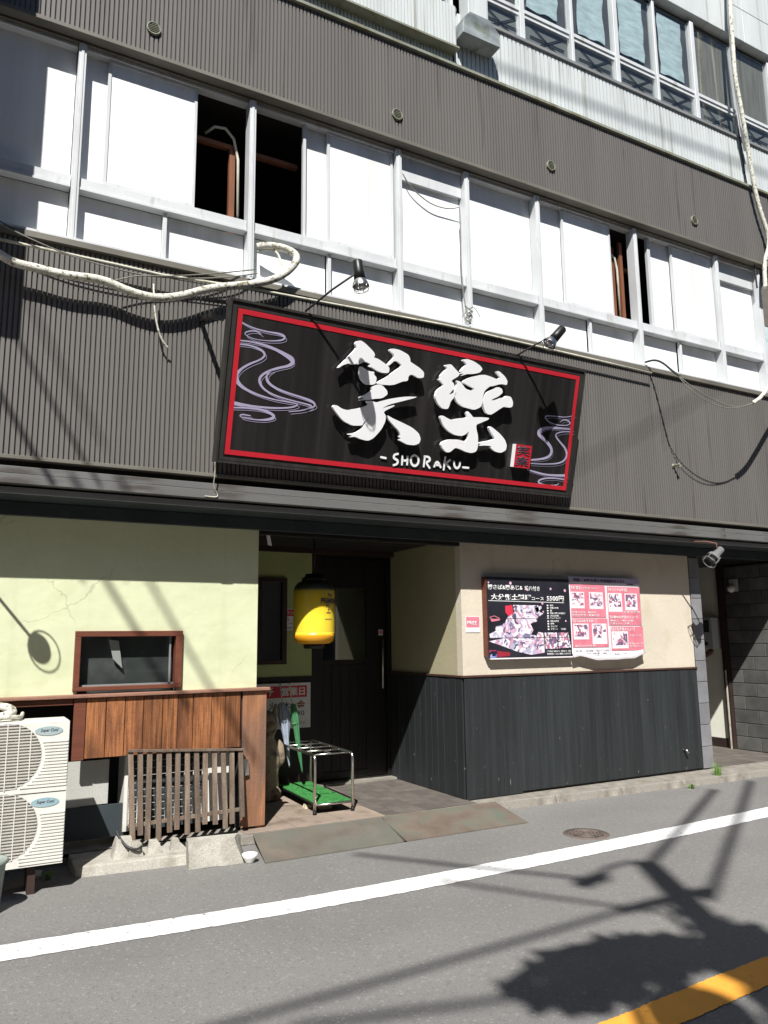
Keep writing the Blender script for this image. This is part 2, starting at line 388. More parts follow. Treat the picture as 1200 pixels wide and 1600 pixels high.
# white edge line following the kerb
ctr = [(-6.0, -1.50), (-2.0, -1.62), (.31, -1.70), (1.5, -1.79), (2.69, -1.83), (4.2, -1.79), (5.6, -1.74), (7.07, -1.655), (9, -1.53), (14, -1.2)]
mb = MB(); hw = .128; P = smooth_line(ctr, 2)
P = smooth_line(P, 3); rj = random.Random(1)
vs = [(x, y+s*(hw+rj.uniform(-.006, .004)), ZR+.004) for x, y in P for s in (-1, 1)]
mb.add(vs, [(2*i, 2*i+2, 2*i+3, 2*i+1) for i in range(len(P)-1)])
tag(mb.build('road_edge_line', LINEW), kind='structure')
mb = MB(); P = smooth_line([(-6, -4.0), (2.0, -4.09), (2.62, -4.06), (3.2, -4.01), (3.78, -3.965), (5, -3.90), (9, -3.75), (20, -3.4)], 2)
P = smooth_line(P, 3)
vs = [(x, y+s*(.105+rj.uniform(-.006, .004)), ZR+.004) for x, y in P for s in (-1, 1)]
mb.add(vs, [(2*i, 2*i+2, 2*i+3, 2*i+1) for i in range(len(P)-1)])
tag(mb.build('orange_centre_line', LINEO), kind='structure')

# floor slab in the entrance and below the building
slab = MB().box(-4, 14, -.02, 8, ZR-.2, -.012).build('floor_slab', CONC); tag(slab, kind='structure')
step = MB().hexa([(2.20, -.205, ZR), (4.74, -.205, ZR), (4.74, -.02, ZR), (2.20, -.02, ZR), (2.20, -.20, -.012), (4.74, -.20, -.012), (4.74, -.02, -.012), (2.20, -.02, -.012)]).build('entrance_step', CONC)
tag(step, kind='structure'); bevel(step, .008, 2)
# tiles : tan ones at the left, dark diagonal ones at the right of the entrance
tg = MB().box(2.2, 4.64, -.19, 1.6, -.012, -.006).build('entrance_floor', CONC); tag(tg, kind='structure')
tb = None
for i in range(3):
    for j in range(4):
        x0 = 2.25+i*.46; y0 = -.185+j*.46
        x1 = min(x0+.455, 3.60)
        m_ = MB().box(x0, x1, y0, y0+.455, -.006, 0.0).build('paving_tile', STEPC, tg, loc=((x0+x1)/2, y0+.227, 0)); bevel(m_, .003)
k = 0
for i in range(7):
    for j in range(12):
        x0 = 3.605+i*.148; y0 = -.185+j*.148
        if x0 > 4.62: continue
        x1 = min(x0+.145, 4.638)
        m_ = MB().box(x0, x1, y0, min(y0+.145, 1.56), -.006, 0.0).build('floor_tile', DKTILE, tg, loc=((x0+x1)/2, y0+.07, 0))
CONCP = mat('pale_concrete', (.40, .385, .34), .9, .16, 5, bump=.5, bscale=50, fine=.2, fscale=120, col2=(.27, .25, .21), t2=.6, s2=6, w2=.14)
# kerb stones along the wall
kb = thing('kerb', None, None); tag(kb, kind='structure')
def kerb_piece(x0, x1, ya, yb, zt=-.012, m=CONC, yb0=-.02):
    o = MB().hexa([(x0, ya-.02, ZR-.02), (x1, yb-.02, ZR-.02), (x1, yb0, ZR-.02), (x0, yb0, ZR-.02), (x0, ya, zt), (x1, yb, zt), (x1, yb0, zt), (x0, yb0, zt)]).build('kerb_stone', m, kb, loc=((x0+x1)/2, (ya+yb)/2, ZR))
    bevel(o, .012, 2); return o
for a, b_, ya, yb in ((4.75, 5.6, -.20, -.245), (5.61, 6.5, -.245, -.29), (6.51, 7.4, -.29, -.34), (7.41, 8.3, -.34, -.40), (8.31, 9.2, -.36, -.40), (9.21, 10.2, -.40, -.42), (10.21, 14, -.42, -.45)):
    kerb_piece(a, b_, ya, yb)
kerb_piece(.86, 1.72, -.42, -.50, zt=-.015, m=CONCP)
# rubble and mortar lumps on the kerb under the lattice
# steel ramp plates from the step down to the road
def plate(x0, x1, m, lab):
    g = .0
    o = MB().hexa([(x0-.10, -.80, ZR+.001), (x1-.06, -.80, ZR+.001), (x1, -.215, -.012), (x0, -.215, -.012), (x0-.10, -.80, ZR+.010), (x1-.06, -.80, ZR+.010), (x1, -.215, -.003), (x0, -.215, -.003)]).build('steel_plate', m, loc=((x0+x1)/2, -.5, ZR))
    tag(o, lab, 'steel plate', 'steel ramp plates at the entrance step'); return o
plate(2.30, 3.53, STEEL2, 'greenish worn steel ramp plate beside the white cup, left half of the entrance ramp')
plate(3.54, 4.84, STEEL, 'rusty steel ramp plate with green stains in front of the black boarded corner')
o = MB().hexa([(9.15, -.80, ZR+.001), (11.6, -.80, ZR+.001), (11.6, -.42, .0), (9.25, -.42, .0), (9.15, -.80, ZR+.011), (11.6, -.80, ZR+.011), (11.6, -.42, .011), (9.25, -.42, .011)]).build('steel_plate', RUST, loc=(10, -.6, ZR))
tag(o, 'brown steel ramp plate at the kerb of the right hand alcove', 'steel plate')
# manhole
mh = thing('manhole_cover', 'small round brown iron cover set in the asphalt beside the white line', 'manhole cover', (4.96, -1.38, ZR))
m_ = MB(); m_.lathe([(0, .003), (.150, .003), (.150, .005), (.160, .005), (.160, .002), (.200, .003), (.203, .0)], n=32); m_.build('cover_ring', IRON, mh)
m_ = MB()
for a in range(3):
    for r_ in (.035, .07, .105, .135):
        for s in range(4):
            a0 = s*math.pi/2+.12; P = [(r_*math.cos(a0+t*.22), r_*math.sin(a0+t*.22), .006) for t in range(6)]
        if a == 0:
            for s in range(4):
                a0 = s*math.pi/2+.12; P = [(r_*math.cos(a0+t*.26), r_*math.sin(a0+t*.26), .006) for t in range(6)]
                m_.tube(P, .006, 5)
m_.build('cover_pattern', IRON, mh)

# ------------------------------------------------------------ BUILDING
B = thing('restaurant_building', 'three storey restaurant building with dark ribbed cladding over lime and beige ground floor walls', 'building', (0, 0, 0))
YF = -.47                                 # crest plane of the ribbed front
# structural core
m_ = MB()
m_.box(-3, 14, -.40, 0, 2.80, 4.78)     # behind lower ribs
m_.box(-3, 14, -.40, 0, 6.74, 8.60)     # behind upper ribs
m_.box(-3, 14, -.30, .0, 10.25, 13.6)
m_.build('wall_core', DARKIN, B)
m_ = MB()
m_.box(-3, 14, 0, 8, 2.70, 4.78); m_.box(-3, 14, 3.0, 8, 4.78, 13.6); m_.box(-3, 14, 0, 3.0, 6.80, 8.55); m_.box(-3, 14, 0, 3, 10.3, 13.6)
m_.box(-3.2, -3, -.4, 8, -.05, 13.6); m_.box(14, 14.2, -.4, 8, -.05, 13.6)
m_.box(-3, 14, 7.9, 8, -.05, 2.7)
m_.build('dark_room_shell', DARKIN, B)
ribs('ribbed_cladding', RIB, B, -3, 10.05, 3.03, 4.80, YF)
ribs('ribbed_cladding', RIB, B, 10.09, 14, 3.03, 4.80, YF)
YU = -.525
ribs('ribbed_cladding', RIB, B, -3, 9.80, 6.76, 7.86, YU)
ribs('ribbed_cladding', RIB, B, 9.84, 14, 6.76, 7.86, YU)
rl = ribs('ribbed_cladding', RIBL, B, -3, 4.40, 7.90, 8.62, YF-.02, pitch=.042); rl['label'] = 'pale grey ribbed sheet below the ledge on the left'
rl = ribs('ribbed_cladding', RIBL, B, 4.41, 14, 7.90, 8.62, YF-.02, pitch=.060, depth=.022, crest=.74); rl['label'] = 'pale grey ribbed sheet under the top windows'
rl = ribs('ribbed_cladding', RIBL, B, -3, 4.42, 8.075, 8.60, YF-.11, pitch=.041); rl['label'] = 'pale ribbed sheet standing proud on the left'
def strip(name, m, x0, x1, y0, y1, z0, z1, bev=.003, par=None):
    return box_obj(name, m, par or B, x0, x1, y0, y1, z0, z1, bev)
# lower flange, black gap, fascia boards, silver strip, soffit
strip('flashing', FLASH, -3, 14, -.488, -.40, 3.000, 3.031)
FB = [(-3, 1.83), (1.835, 4.9), (4.905, 8.3), (8.305, 14)]
for a, b_ in FB:
    strip('fascia_board', FASC, a, b_, -.500, -.40, 2.885, 2.942)
    strip('fascia_board', FASC, a, b_, -.506, -.40, 2.808, 2.8835)
strip('silver_trim', STRIP, -3, 14, -.445, -.43, 2.742, 2.792)
for i in range(6):
    y0 = -.428+i*.072
    strip('soffit_board', SLATE, -3, 14, y0, y0+.069, 2.752, 2.765, .002)
strip('wall_beam', SLATE, -3, 14, -.055, -.004, 2.635, 2.748)
# window zone flashings
strip('flashing', FLASH, -3, 10.05, -.505, -.40, 4.805, 4.860)
strip('flashing', ALU, -3, 10.05, -.492, -.36, 4.861, 4.885)
strip('flashing', FLASH, -3, 14, -.555, -.31, 6.715, 6.755)
strip('soffit_board', FLASH, -3, 14, -.46, -.33, 6.693, 6.713)
strip('flashing', FLASHG, -3, 14, -.560, -.40, 7.862, 7.900)
strip('flashing', FLASHG, -3, 4.40, -.615, -.48, 8.045, 8.073)
strip('flashing', STRIP, -3, 4.44, -.515, -.36, 8.603, 8.650)
strip('flashing', STRIP, 4.78, 14, -.515, -.36, 8.621, 8.665)
# vents
def vent(x, z, y=YF, r=.062):
    v = MB().lathe([(r, 0), (r, .020), (r*.86, .024), (r*.86, .004), (0, .004)], (x, y, z), 20, (0, -1, 0)).build('vent_cap', FLASHG, B, loc=(x, y, z))
    m_ = MB()
    for i in range(6):
        zz = z-r*.7+i*r*.28; h = math.sqrt(max(.0004, (r*.84)**2-(zz-z)**2))
        m_.hexa([(x-h, y-.006, zz), (x+h, y-.006, zz), (x+h, y-.004, zz+.006), (x-h, y-.004, zz+.006), (x-h, y-.019, zz-.004), (x+h, y-.019, zz-.004), (x+h, y-.019, zz), (x-h, y-.019, zz)])
    g = m_.build('louvre', FLASHG, v)
    g.location = (0, 0, 0)
    for vv in g.data.vertices: vv.co -= Vector((x, y, z))
    return v
for px, py in ((240, 46), (620, 180), (860, 260), (1084, 345)):
    p = on_y(px, py, YU); vent(p.x, p.z, YU)

# ---- second floor windows
def window(x0, x1):
    return tag(MB().box(x0, x1, -.455, -.36, 5.345, 5.365).box(x0, x1, -.440, -.36, 5.365, 5.455).build('window', ALU, B))
_w0 = window
def window(x0, x1):
    W_ = _w0(x0, x1); MB().box(x0, x1, -.43, -.34, 6.665, 6.69).build('head_rail', ALU, W_); return W_
PIL = [.58, 2.10, 3.69, 4.545, 5.535, 7.10, 8.62, 9.49]
for i, x in enumerate(PIL):
    o = MB().box(x-.031, x+.031, -.468, -.34, 4.886, 6.688).box(x-.012, x+.012, -.476, -.467, 4.886, 6.688).build('window_post', ALU, B, loc=(x, -.42, 4.886)); bevel(o, .003)
def pane(par, x0, x1, z0, z1, y=-.352, m=PANEL, name='panel'):
    o = MB().box(x0, x1, y, y+.008, z0, z1).build(name, m, par, loc=((x0+x1)/2, y, z0)); return o
def stile(par, x, wd=.03, y=-.40, z0=5.456, z1=6.664):
    o = MB().box(x-wd/2, x+wd/2, y, y+.045, z0, z1).build('stile', ALU, par, loc=(x, y, z0)); bevel(o, .002); return o
def mull(par, x, wd=.035):
    return stile(par, x, wd, -.42, 4.886, 5.344)
Z0, Z1, LZ0, LZ1 = 5.456, 6.664, 4.886, 5.344
def sash(par, x0, x1, y):   # framed sliding sash with a whitened pane
    f = MB().box(x0, x0+.028, y, y+.03, Z0, Z1).box(x1-.028, x1, y, y+.03, Z0, Z1).box(x0+.028, x1-.028, y, y+.03, Z0, Z0+.045).box(x0+.028, x1-.028, y, y+.03, Z1-.03, Z1)
    o = f.build('sash_frame', ALU, par, loc=(x0, y, Z0)); bevel(o, .002)
    pane(par, x0+.028, x1-.028, Z0+.045, Z1-.03, y+.012); return o
W = window(-2.9, .543)
pane(W, -2.9, .543, Z0, Z1); pane(W, -2.9, .543, LZ0, LZ1); mull(W, -1.2)
W = window(.617, 2.063)
pane(W, .617, .86, Z0, Z1); sash(W, .80, 1.585, -.412)
pane(W, .617, 1.315, LZ0, LZ1); mull(W, 1.33); pane(W, 1.348, 2.063, LZ0, LZ1)
m_ = MB().box(1.96, 2.015, -.20, -.15, 5.2, 6.30).box(1.585, 2.015, -.20, -.15, 6.30, 6.345)
m_.build('inner_wood_frame', WOODIN, W)
W = window(2.137, 3.653)
stile(W, 2.655); pane(W, 2.67, 2.98, Z0, Z1); sash(W, 2.895, 3.645, -.412)
pane(W, 2.137, 2.895, LZ0, LZ1); mull(W, 2.915); pane(W, 2.935, 3.653, LZ0, LZ1)
MB().box(2.137, 2.66, -.20, -.15, 6.30, 6.345).build('inner_wood_frame', WOODIN, W)
W = window(3.727, 4.508)
pane(W, 3.727, 4.508, Z0, 6.40); pane(W, 3.727, 4.508, LZ0, LZ1)
m_ = MB().box(3.727, 4.508, -.40, -.352, 6.40, 6.664); m_.build('header_box', ALU, W)
W = window(4.582, 5.498)
pane(W, 4.582, 5.498, Z0, Z1); pane(W, 4.582, 5.498, LZ0, LZ1)
W = window(5.572, 7.063)
pane(W, 5.572, 6.04, Z0, Z1); sash(W, 5.94, 6.72, -.412)
pane(W, 5.572, 6.295, LZ0, LZ1); mull(W, 6.31); pane(W, 6.33, 7.063, LZ0, LZ1)
MB().box(6.90, 6.945, -.24, -.19, 5.2, 6.5).box(6.98, 7.03, -.30, -.26, 5.3, 6.55).build('inner_wood_frame', WOODIN, W)
W = window(7.137, 8.583)
stile(W, 7.40, .05); pane(W, 7.425, 7.90, Z0, Z1); sash(W, 7.79, 8.578, -.412)
pane(W, 7.137, 7.83, LZ0, LZ1); mull(W, 7.845); pane(W, 7.865, 8.583, LZ0, LZ1)
MB().box(7.137, 7.38, -.20, -.15, 6.25, 6.29).build('inner_wood_frame', WOODIN, W)
W = window(8.657, 9.453)
pane(W, 8.657, 9.453, Z0, 6.40); pane(W, 8.657, 9.453, LZ0, LZ1)
MB().box(8.657, 9.453, -.40, -.352, 6.40, 6.664).build('header_box', ALU, W)
# narrow side end beyond the last post
strip('corner_panel', FLASH, 9.56, 9.95, -.40, -.36, 5.9, 6.69)
strip('corner_panel', TEALB, 9.56, 9.95, -.40, -.36, 4.886, 5.895)
strip('corner_post', FLASH, 9.95, 10.04, -.46, -.36, 4.886, 6.69)
ribs('ribbed_cladding', RIB, B, 10.06, 14, 4.80, 6.70, YF)
# ceiling inside the second floor: a pale hose seen through the open window
hose = MB().tube([(1.72, -.18, 6.40), (1.80, -.22, 6.47), (1.90, -.24, 6.47), (1.99, -.22, 6.40), (2.04, -.21, 6.2), (2.05, -.21, 5.45)], .014, 8).build('indoor_hose', CONDUIT)
tag(hose, 'thin pale hose hanging inside the dark open window near the upper left', 'hose')
hose = MB().tube([(6.76, -.22, 6.36), (6.84, -.25, 6.40), (6.93, -.26, 6.34), (6.975, -.25, 6.2), (6.985, -.25, 5.47)], .016, 8).build('indoor_hose', CONDUIT)
tag(hose, 'pale curved hose in the narrow open window right of the sign', 'hose')

# ---- third floor windows
def pane3(par, x0, x1, z0, z1, film=True, cross=False):
    g = MB().box(x0, x1, -.435, -.430, z0, z1).build('pane', GLASS, par, loc=((x0+x1)/2, -.38, z0))
    if film:
        rg = random.Random(int(x0*100)); q = []
        a, b_, c, d = x0+.10+rg.uniform(-.02, .03), x1-.12-rg.uniform(0, .05), z0+.06+rg.uniform(0, .05), z1-.05
        n = 7
        q += [(a+(b_-a)*i/n, c+rg.uniform(-.015, .02)) for i in range(n)]
        q += [(b_+rg.uniform(-.02, .015), c+(d-c)*i/n) for i in range(n)]
        q += [(b_-(b_-a)*i/n, d) for i in range(n)]
        q += [(a+rg.uniform(-.015, .02), d-(d-c)*i/n) for i in range(n)]
        MB().prism(q, lambda u, v, h: (u, -.410-h, v), 0, .006).build('torn_film', TEALB, par)
    if cross:
        MB().box(x0, x1, -.402, -.395, z0, z1).build('grey_board', mat('dull_grey_board', (.17, .175, .17), .8, .2, 3), par)
        xc, zc = (x0+x1)/2+.03, (z0+z1)/2; m_ = MB()
        for (dx, dz) in ((.24, .15), (.24, -.15), (.27, .0)):
            m_.hexa([(xc-dx, -.418, zc-dz-.007), (xc+dx, -.418, zc+dz-.007), (xc+dx, -.410, zc+dz-.007), (xc-dx, -.410, zc-dz-.007),
                     (xc-dx, -.418, zc-dz+.007), (xc+dx, -.418, zc+dz+.007), (xc+dx, -.410, zc+dz+.007), (xc-dx, -.410, zc-dz+.007)])
        m_.build('dark_cross', BLACKP, par)  # three thin dark bars crossing in front of the grey board
P3 = [4.80, 5.43, 6.23, 7.00, 7.74, 8.51, 9.38, 10.2, 11.0, 11.8]
for i in range(len(P3)-1):
    a, b_ = P3[i], P3[i+1]; wa = .035 if i % 2 else .026
    Wn = MB().box(a-.0+wa, b_-wa, -.46, -.36, 9.08, 9.125).box(a+wa, b_-wa, -.445, -.36, 9.03, 9.08).build('window', ALU, B)
    pane3(Wn, a+wa, b_-wa, 9.125, 10.20, film=i < 5)
    if i < 5: MB().box(a+wa, b_-wa, -.390, -.385, 9.125, 10.20).build('inner_board', mat('dark_inner_board', (.07, .07, .075), .8, .3, 3), Wn)
    else: MB().box(a+wa, b_-wa, -.390, -.385, 9.125, 10.20).build('curtain', mat('dusty_curtain', (.19, .18, .155), .8, .3, 3, (6, 1, .5), drip=.5), Wn)
    pane3(Wn, a+wa, b_-wa, 8.667, 9.03, film=False, cross=True)
for i, x in enumerate(P3):
    wd = .036 if i in (1, 3, 5) else .022
    o = MB().box(x-wd, x+wd, -.475, -.34, 8.667, 10.22).build('window_post', ALU, B, loc=(x, -.42, 8.667)); bevel(o, .003)
Wn = MB().box(2.6, 4.42, -.46, -.36, 9.06, 9.11).box(4.38, 4.42, -.475, -.36, 8.652, 10.2).box(3.3, 3.36, -.475, -.36, 8.652, 10.2).build('window', ALU, B)
pane3(Wn, 3.37, 4.37, 8.66, 9.05, False, False); pane3(Wn, 3.37, 4.37, 9.12, 10.2)
pane3(Wn, 2.0, 3.29, 8.66, 9.05, False, False); pane3(Wn, 2.0, 3.29, 9.12, 10.2)
strip('wall_panel', RIBL, -3, 1.99, -.46, -.36, 8.66, 10.2)
strip('lintel', BLACKP, -3, 14, -.40, -.31, 10.20, 10.27)
for k in range(5):
    z0 = 10.29+k*.55
    for (a, b_) in ((-3, 4.4), (4.405, 9.60), (9.605, 14)):
        strip('siding_panel', RIBL, a, b_, -.53+.0, -.36, z0, z0+.542, .004)
# duct with flared hood
du = MB().box(4.50, 4.775, -.66, -.48, 8.50, 11.5).build('duct', RIBL, B); bevel(du, .006)
hd = [(4.40, 8.20), (4.40, 8.30), (4.42, 8.40), (4.50, 8.50), (4.775, 8.50), (4.89, 8.38), (4.905, 8.28), (4.905, 8.20)]
hd = MB().prism(hd, lambda u, v, h: (u, -.49-h, v), 0, .20).build('duct_hood', mat('hood_grey_steel', (.27, .30, .31), .5, .25, 4, (1, 1, 3), col2=(.16, .18, .12), t2=.6, s2=5), B)
bevel(hd, .006)

# ---- ground floor, left: lime plaster
def poly_wall(name, m, rects, y0, y1, par=B):
    mb = MB()
    for (x0, x1, z0, z1) in rects: mb.box(x0, x1, y0, y1, z0, z1)
    return mb.build(name, m, par)
gw = poly_wall('plaster_wall', GREEN, [(-3, 2.385, 1.705, 2.75), (-3, .86, 1.2, 1.705), (1.665, 2.385, 1.2, 1.705)], 0, .10)
# (window opening .86-1.665 x 1.235-1.705)
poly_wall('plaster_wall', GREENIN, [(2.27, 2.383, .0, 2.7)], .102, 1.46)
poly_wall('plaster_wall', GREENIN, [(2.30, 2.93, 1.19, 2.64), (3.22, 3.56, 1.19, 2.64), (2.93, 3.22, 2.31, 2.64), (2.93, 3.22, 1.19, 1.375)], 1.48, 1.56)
poly_wall('lower_wall', BLACK, [(2.38, 3.56, 0, 1.19)], 1.49, 1.56)
strip('wall_rail', BLACK, 2.38, 3.56, 1.465, 1.49, 1.175, 1.215)
# recess window
W = MB().box(2.90, 3.240, 1.44, 1.50, 2.275, 2.32).box(2.90, 3.240, 1.44, 1.50, 1.355, 1.40).box(3.185, 3.240, 1.44, 1.50, 1.40, 2.275).box(2.90, 2.94, 1.44, 1.50, 1.40, 2.275).build('window', DKTRIM, B)
pane(W, 2.94, 3.185, 1.40, 2.275, 1.47, GLASS, 'pane')
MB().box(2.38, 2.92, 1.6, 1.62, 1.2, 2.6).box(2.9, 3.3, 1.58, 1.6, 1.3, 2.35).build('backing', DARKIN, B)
# little brown window in the lime wall
W = MB()
W.box(.825, 1.70, -.035, .06, 1.665, 1.712).box(.825, 1.70, -.035, .06, 1.228, 1.262).box(.825, .872, -.035, .06, 1.262, 1.665).box(1.642, 1.70, -.035, .06, 1.262, 1.665)
W = W.build('window', BRTRIM, B); bevel(W, .004)
pane(W, .872, 1.60, 1.275, 1.66, .030, GLASS, 'pane')
MB().box(1.598, 1.612, .018, .032, 1.262, 1.665).box(.872, 1.642, .018, .035, 1.262, 1.275).build('sliding_rail', STRIP, W)
MB().box(.83, 1.69, .10, .12, 1.2, 1.75).build('backing', mat('grey_reflection_board', (.045, .05, .047), .8, .35, 4, col2=(.09, .09, .085), t2=.6, s2=5), W)  # grey put behind the glass in place of its reflection
MB().prism([(1.10, 1.64), (1.18, 1.63), (1.22, 1.40), (1.14, 1.48)], lambda u, v, h: (u, .055+h, v), 0, .004).build('curtain', GREYBD, W)
# orange cedar wainscot
RZ = 1.205
wn = MB().box(.93, 2.465, -.028, -.006, .70, RZ-.03).box(-3, .84, -.02, -.002, 1.13, RZ-.03).box(-3, -.2, -.02, 0, 0, 1.13).build('wainscot', DKTRIM, B)
r_ = MB().box(-3, 2.49, -.085, .0, RZ-.028, RZ).build('rail', RAILT, wn); bevel(r_, .006, 2)
o = MB().box(-3, .835, -.05, -.02, 1.125, 1.172).build('beam', BRTRIM, wn); bevel(o, .004)
xb = [.838, .935, 1.090, 1.238, 1.387, 1.545, 1.672, 1.803, 1.965, 2.085, 2.225, 2.468]
for i in range(len(xb)-1):
    a, b_ = xb[i]+.0025, xb[i+1]-.0025
    zb = .70 if i > 0 else .69
    if i == 10: a, zb = 2.245, .02
    o = box_obj('plank', (mat('weathered_cedar', (.27, .125, .06), .7, .35, 4, (5, 1, .6), bump=.35, bscale=20, fine=.18, col2=(.15, .095, .075), t2=.52, s2=2.2, w2=.12, st2=(2, 1, .6)) if i == 10 else ORWOOD) if i else BRTRIM, wn, a, b_, -.052-random.uniform(0, .004), -.029, zb, RZ-.032, .003)
MB().box(2.385, 2.47, -.03, .12, .0, 1.175).build('corner_post', ORWOOD, wn)
# dark cavity under the planks
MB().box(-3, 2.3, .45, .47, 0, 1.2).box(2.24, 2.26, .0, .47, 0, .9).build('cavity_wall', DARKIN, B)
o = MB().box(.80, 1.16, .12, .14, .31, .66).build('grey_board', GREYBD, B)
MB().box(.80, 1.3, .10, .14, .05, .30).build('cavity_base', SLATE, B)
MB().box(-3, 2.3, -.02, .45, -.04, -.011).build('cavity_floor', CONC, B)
strip('beam', DKTRIM, 1.30, 2.26, -.05, 0, .70, .755)

# ---- entrance recess: door, side wall
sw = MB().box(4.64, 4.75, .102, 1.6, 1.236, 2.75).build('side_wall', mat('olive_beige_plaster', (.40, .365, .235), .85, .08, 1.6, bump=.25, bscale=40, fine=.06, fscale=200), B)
fr = MB().box(4.64, 8.165, 0, .10, 1.236, 2.75).build('plaster_wall', BEIGE, B)
bl = MB().box(4.655, 8.165, .0, .10, 0, 1.2).box(4.655, 4.75, .10, 1.6, 0, 1.2).build('black_wainscot', BLACKP, B)
x = 4.6405; rg = random.Random(3)
while x < 8.13:
    wd = min(rg.choice((.118, .122, .12)), 8.165-x); zb = -.005 if x < 5.28 else .015
    box_obj('plank', BLKWOOD, bl, x+.001, x+wd-.0015, -.016-rg.uniform(0, .004), -.0005, zb, 1.212, .0025); x += wd
y = -.0
while y < 1.55:
    wd = min(.121, 1.57-y)
    box_obj('plank', BLKWOOD, bl, 4.622-rg.uniform(0, .003), 4.6395, y+.0015, y+wd-.0015, .004, 1.212, .0025); y += wd
o = MB().box(4.612, 8.175, -.030, -.0002, 1.2135, 1.236).box(4.612, 4.6397, 0, 1.57, 1.2135, 1.236).build('cap_rail', mat('dull_brown_cap', (.07, .035, .026), .6, .2, 4, fine=.1), bl); bevel(o, .003)
dr = MB().box(3.56, 3.65, 1.53, 1.62, 0, 2.7).box(4.575, 4.638, 1.53, 1.62, 0, 2.7).box(3.65, 4.575, 1.53, 1.62, 2.60, 2.7).box(3.65, 4.575, 1.53, 1.62, 0, .035).build('door_frame', BLACK, B)
door = MB().box(3.655, 3.74, 1.56, 1.60, .04, 2.595).box(4.31, 4.57, 1.56, 1.60, .04, 2.595).box(3.74, 4.31, 1.56, 1.60, 2.23, 2.595).box(3.74, 4.31, 1.56, 1.60, 1.33, 1.385).build('door', BLACK, B)
bevel(door, .003)
pane(door, 3.74, 4.31, 1.385, 2.23, 1.575, GLASS, 'pane')
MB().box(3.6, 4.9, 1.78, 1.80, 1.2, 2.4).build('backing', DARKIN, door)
for i in range(5):
    a = 3.742+i*.1138
    box_obj('plank', BLACK, door, a, a+.112, 1.568, 1.59, .12, 1.328, .003)
MB().box(3.74, 4.31, 1.56, 1.60, .04, .118).build('kick_board', BLACK, door)
MB().tube([(4.50, 1.50, 1.04), (4.50, 1.50, 1.62)], .014, 10).tube([(4.50, 1.56, 1.10), (4.50, 1.50, 1.10)], .008, 6).tube([(4.50, 1.56, 1.56), (4.50, 1.50, 1.56)], .008, 6).build('handle', CHROME, door)
MB().box(3.56, 4.64, 1.40, 1.56, -.01, .02).build('threshold', CONC, B)
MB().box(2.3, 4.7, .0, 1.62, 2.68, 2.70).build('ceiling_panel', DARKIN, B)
strip('wall_beam', BLACK, 2.39, 4.64, .0, .08, 2.60, 2.70)
strip('wall_beam', DKTRIM, 2.39, 4.64, 1.44, 1.53, 2.62, 2.70)

# ---- corner tile column
tc_ = MB().box(8.19, 8.35, .01, .19, 0, 2.64).build('tile_column', BLACKP, B)
z = 0.0
for i in range(10):
    h = .262 if i < 10 else .1
    z1_ = min(z+h, 2.635)
    box_obj('tile', GREYT, tc_, 8.178, 8.36, -.010, .0095, z+.003, z1_-.003, .003)
    box_obj('tile', GREYT, tc_, 8.3505, 8.365, .012, .19, z+.003, z1_-.003, .003)
    z += h
# ---- alcove on the right
aw = MB().box(10.0, 10.1, .99, 1.9, .13, 2.7).box(8.3, 10.0, 1.9, 2.0, 0, 2.7).build('alcove_wall', STONEW, B)
MB().box(9.985, 10.0, .985, 1.9, 0, .125).build('skirting', DKTRIM, B)
MB().box(9.94, 10.05, .90, .985, 0, 2.7).build('alcove_post', DKTRIM, B)
MB().box(9.93, 9.9395, .93, .95, 0, 1.12).build('post_edge_strip', CONDUIT, B)
bw = MB().box(10.02, 10.2, -.40, .90, 0, 2.70).build('block_wall', DARKIN, B)
row = 0; z = 0.0
while z < 2.6:
    y = .90-(.10 if row % 2 else .0); h = .188
    y1_ = .898
    while y1_ > -.4:
        ln = .20 if (row % 2 and y1_ > .89) else .40
        y0_ = max(y1_-ln, -.40)
        if y1_-y0_ > .02:
            box_obj('block', BLOCK, bw, 10.0-random.uniform(0, .003), 10.019, y0_+.004, y1_-.004, z+.004, min(z+h, 2.69)-.004, .004)
        y1_ = y0_
    z += h; row += 1
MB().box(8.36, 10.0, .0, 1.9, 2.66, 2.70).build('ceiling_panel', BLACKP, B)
al = MB().box(8.3, 14, -.02, 1.95, -.012, -.008).build('alcove_floor', CONC); tag(al, kind='structure')
for i in range(8):
    for j in range(9):
        x0 = 8.38+i*.2; y0 = .0+j*.2
        MB().box(x0+.003, x0+.197, y0+.003, y0+.197, -.008, .0).build('floor_tile', DKTILE, al, loc=(x0+.1, y0+.1, 0))

# ------------------------------------------------------------ SHOP SIGN (leans forward at the top)
TILT = math.atan2(.33, 1.29)
S0 = Vector((1.80, -.60, 3.125)); SW, SH = 3.87, 1.335
sg = thing('shop_sign', 'large black leaning shop sign with red border and big white brush characters', 'shop sign', S0, rot=(TILT, 0, 0))
SM = Matrix.Translation(S0) @ Matrix.Rotation(TILT, 4, 'X'); SI = SM.inverted()
def s_loc(px, py, h=0.0):      # where the photo ray meets the sign face, in the sign's own u, v
    a = SI @ CAM; b = (SI.to_3x3() @ ray(px, py)); t = (-h-a.y)/b.y; p = a + b*t; return (p.x, p.z)
sf = lambda u, v, h: (u, -h, v)
bx = MB().box(0, SW, .006, .10, 0, SH).build('sign_box', SIGNS, sg); bevel(bx, .004)
TLc, TRc, BRc, BLc = s_loc(371, 475), s_loc(910, 580), s_loc(883, 765), s_loc(345, 714)
MB().box(.045, SW-.045, .001, .006, .045, SH-.045).build('sign_face', SIGNF, sg)
bw_ = .042; e_ = .055
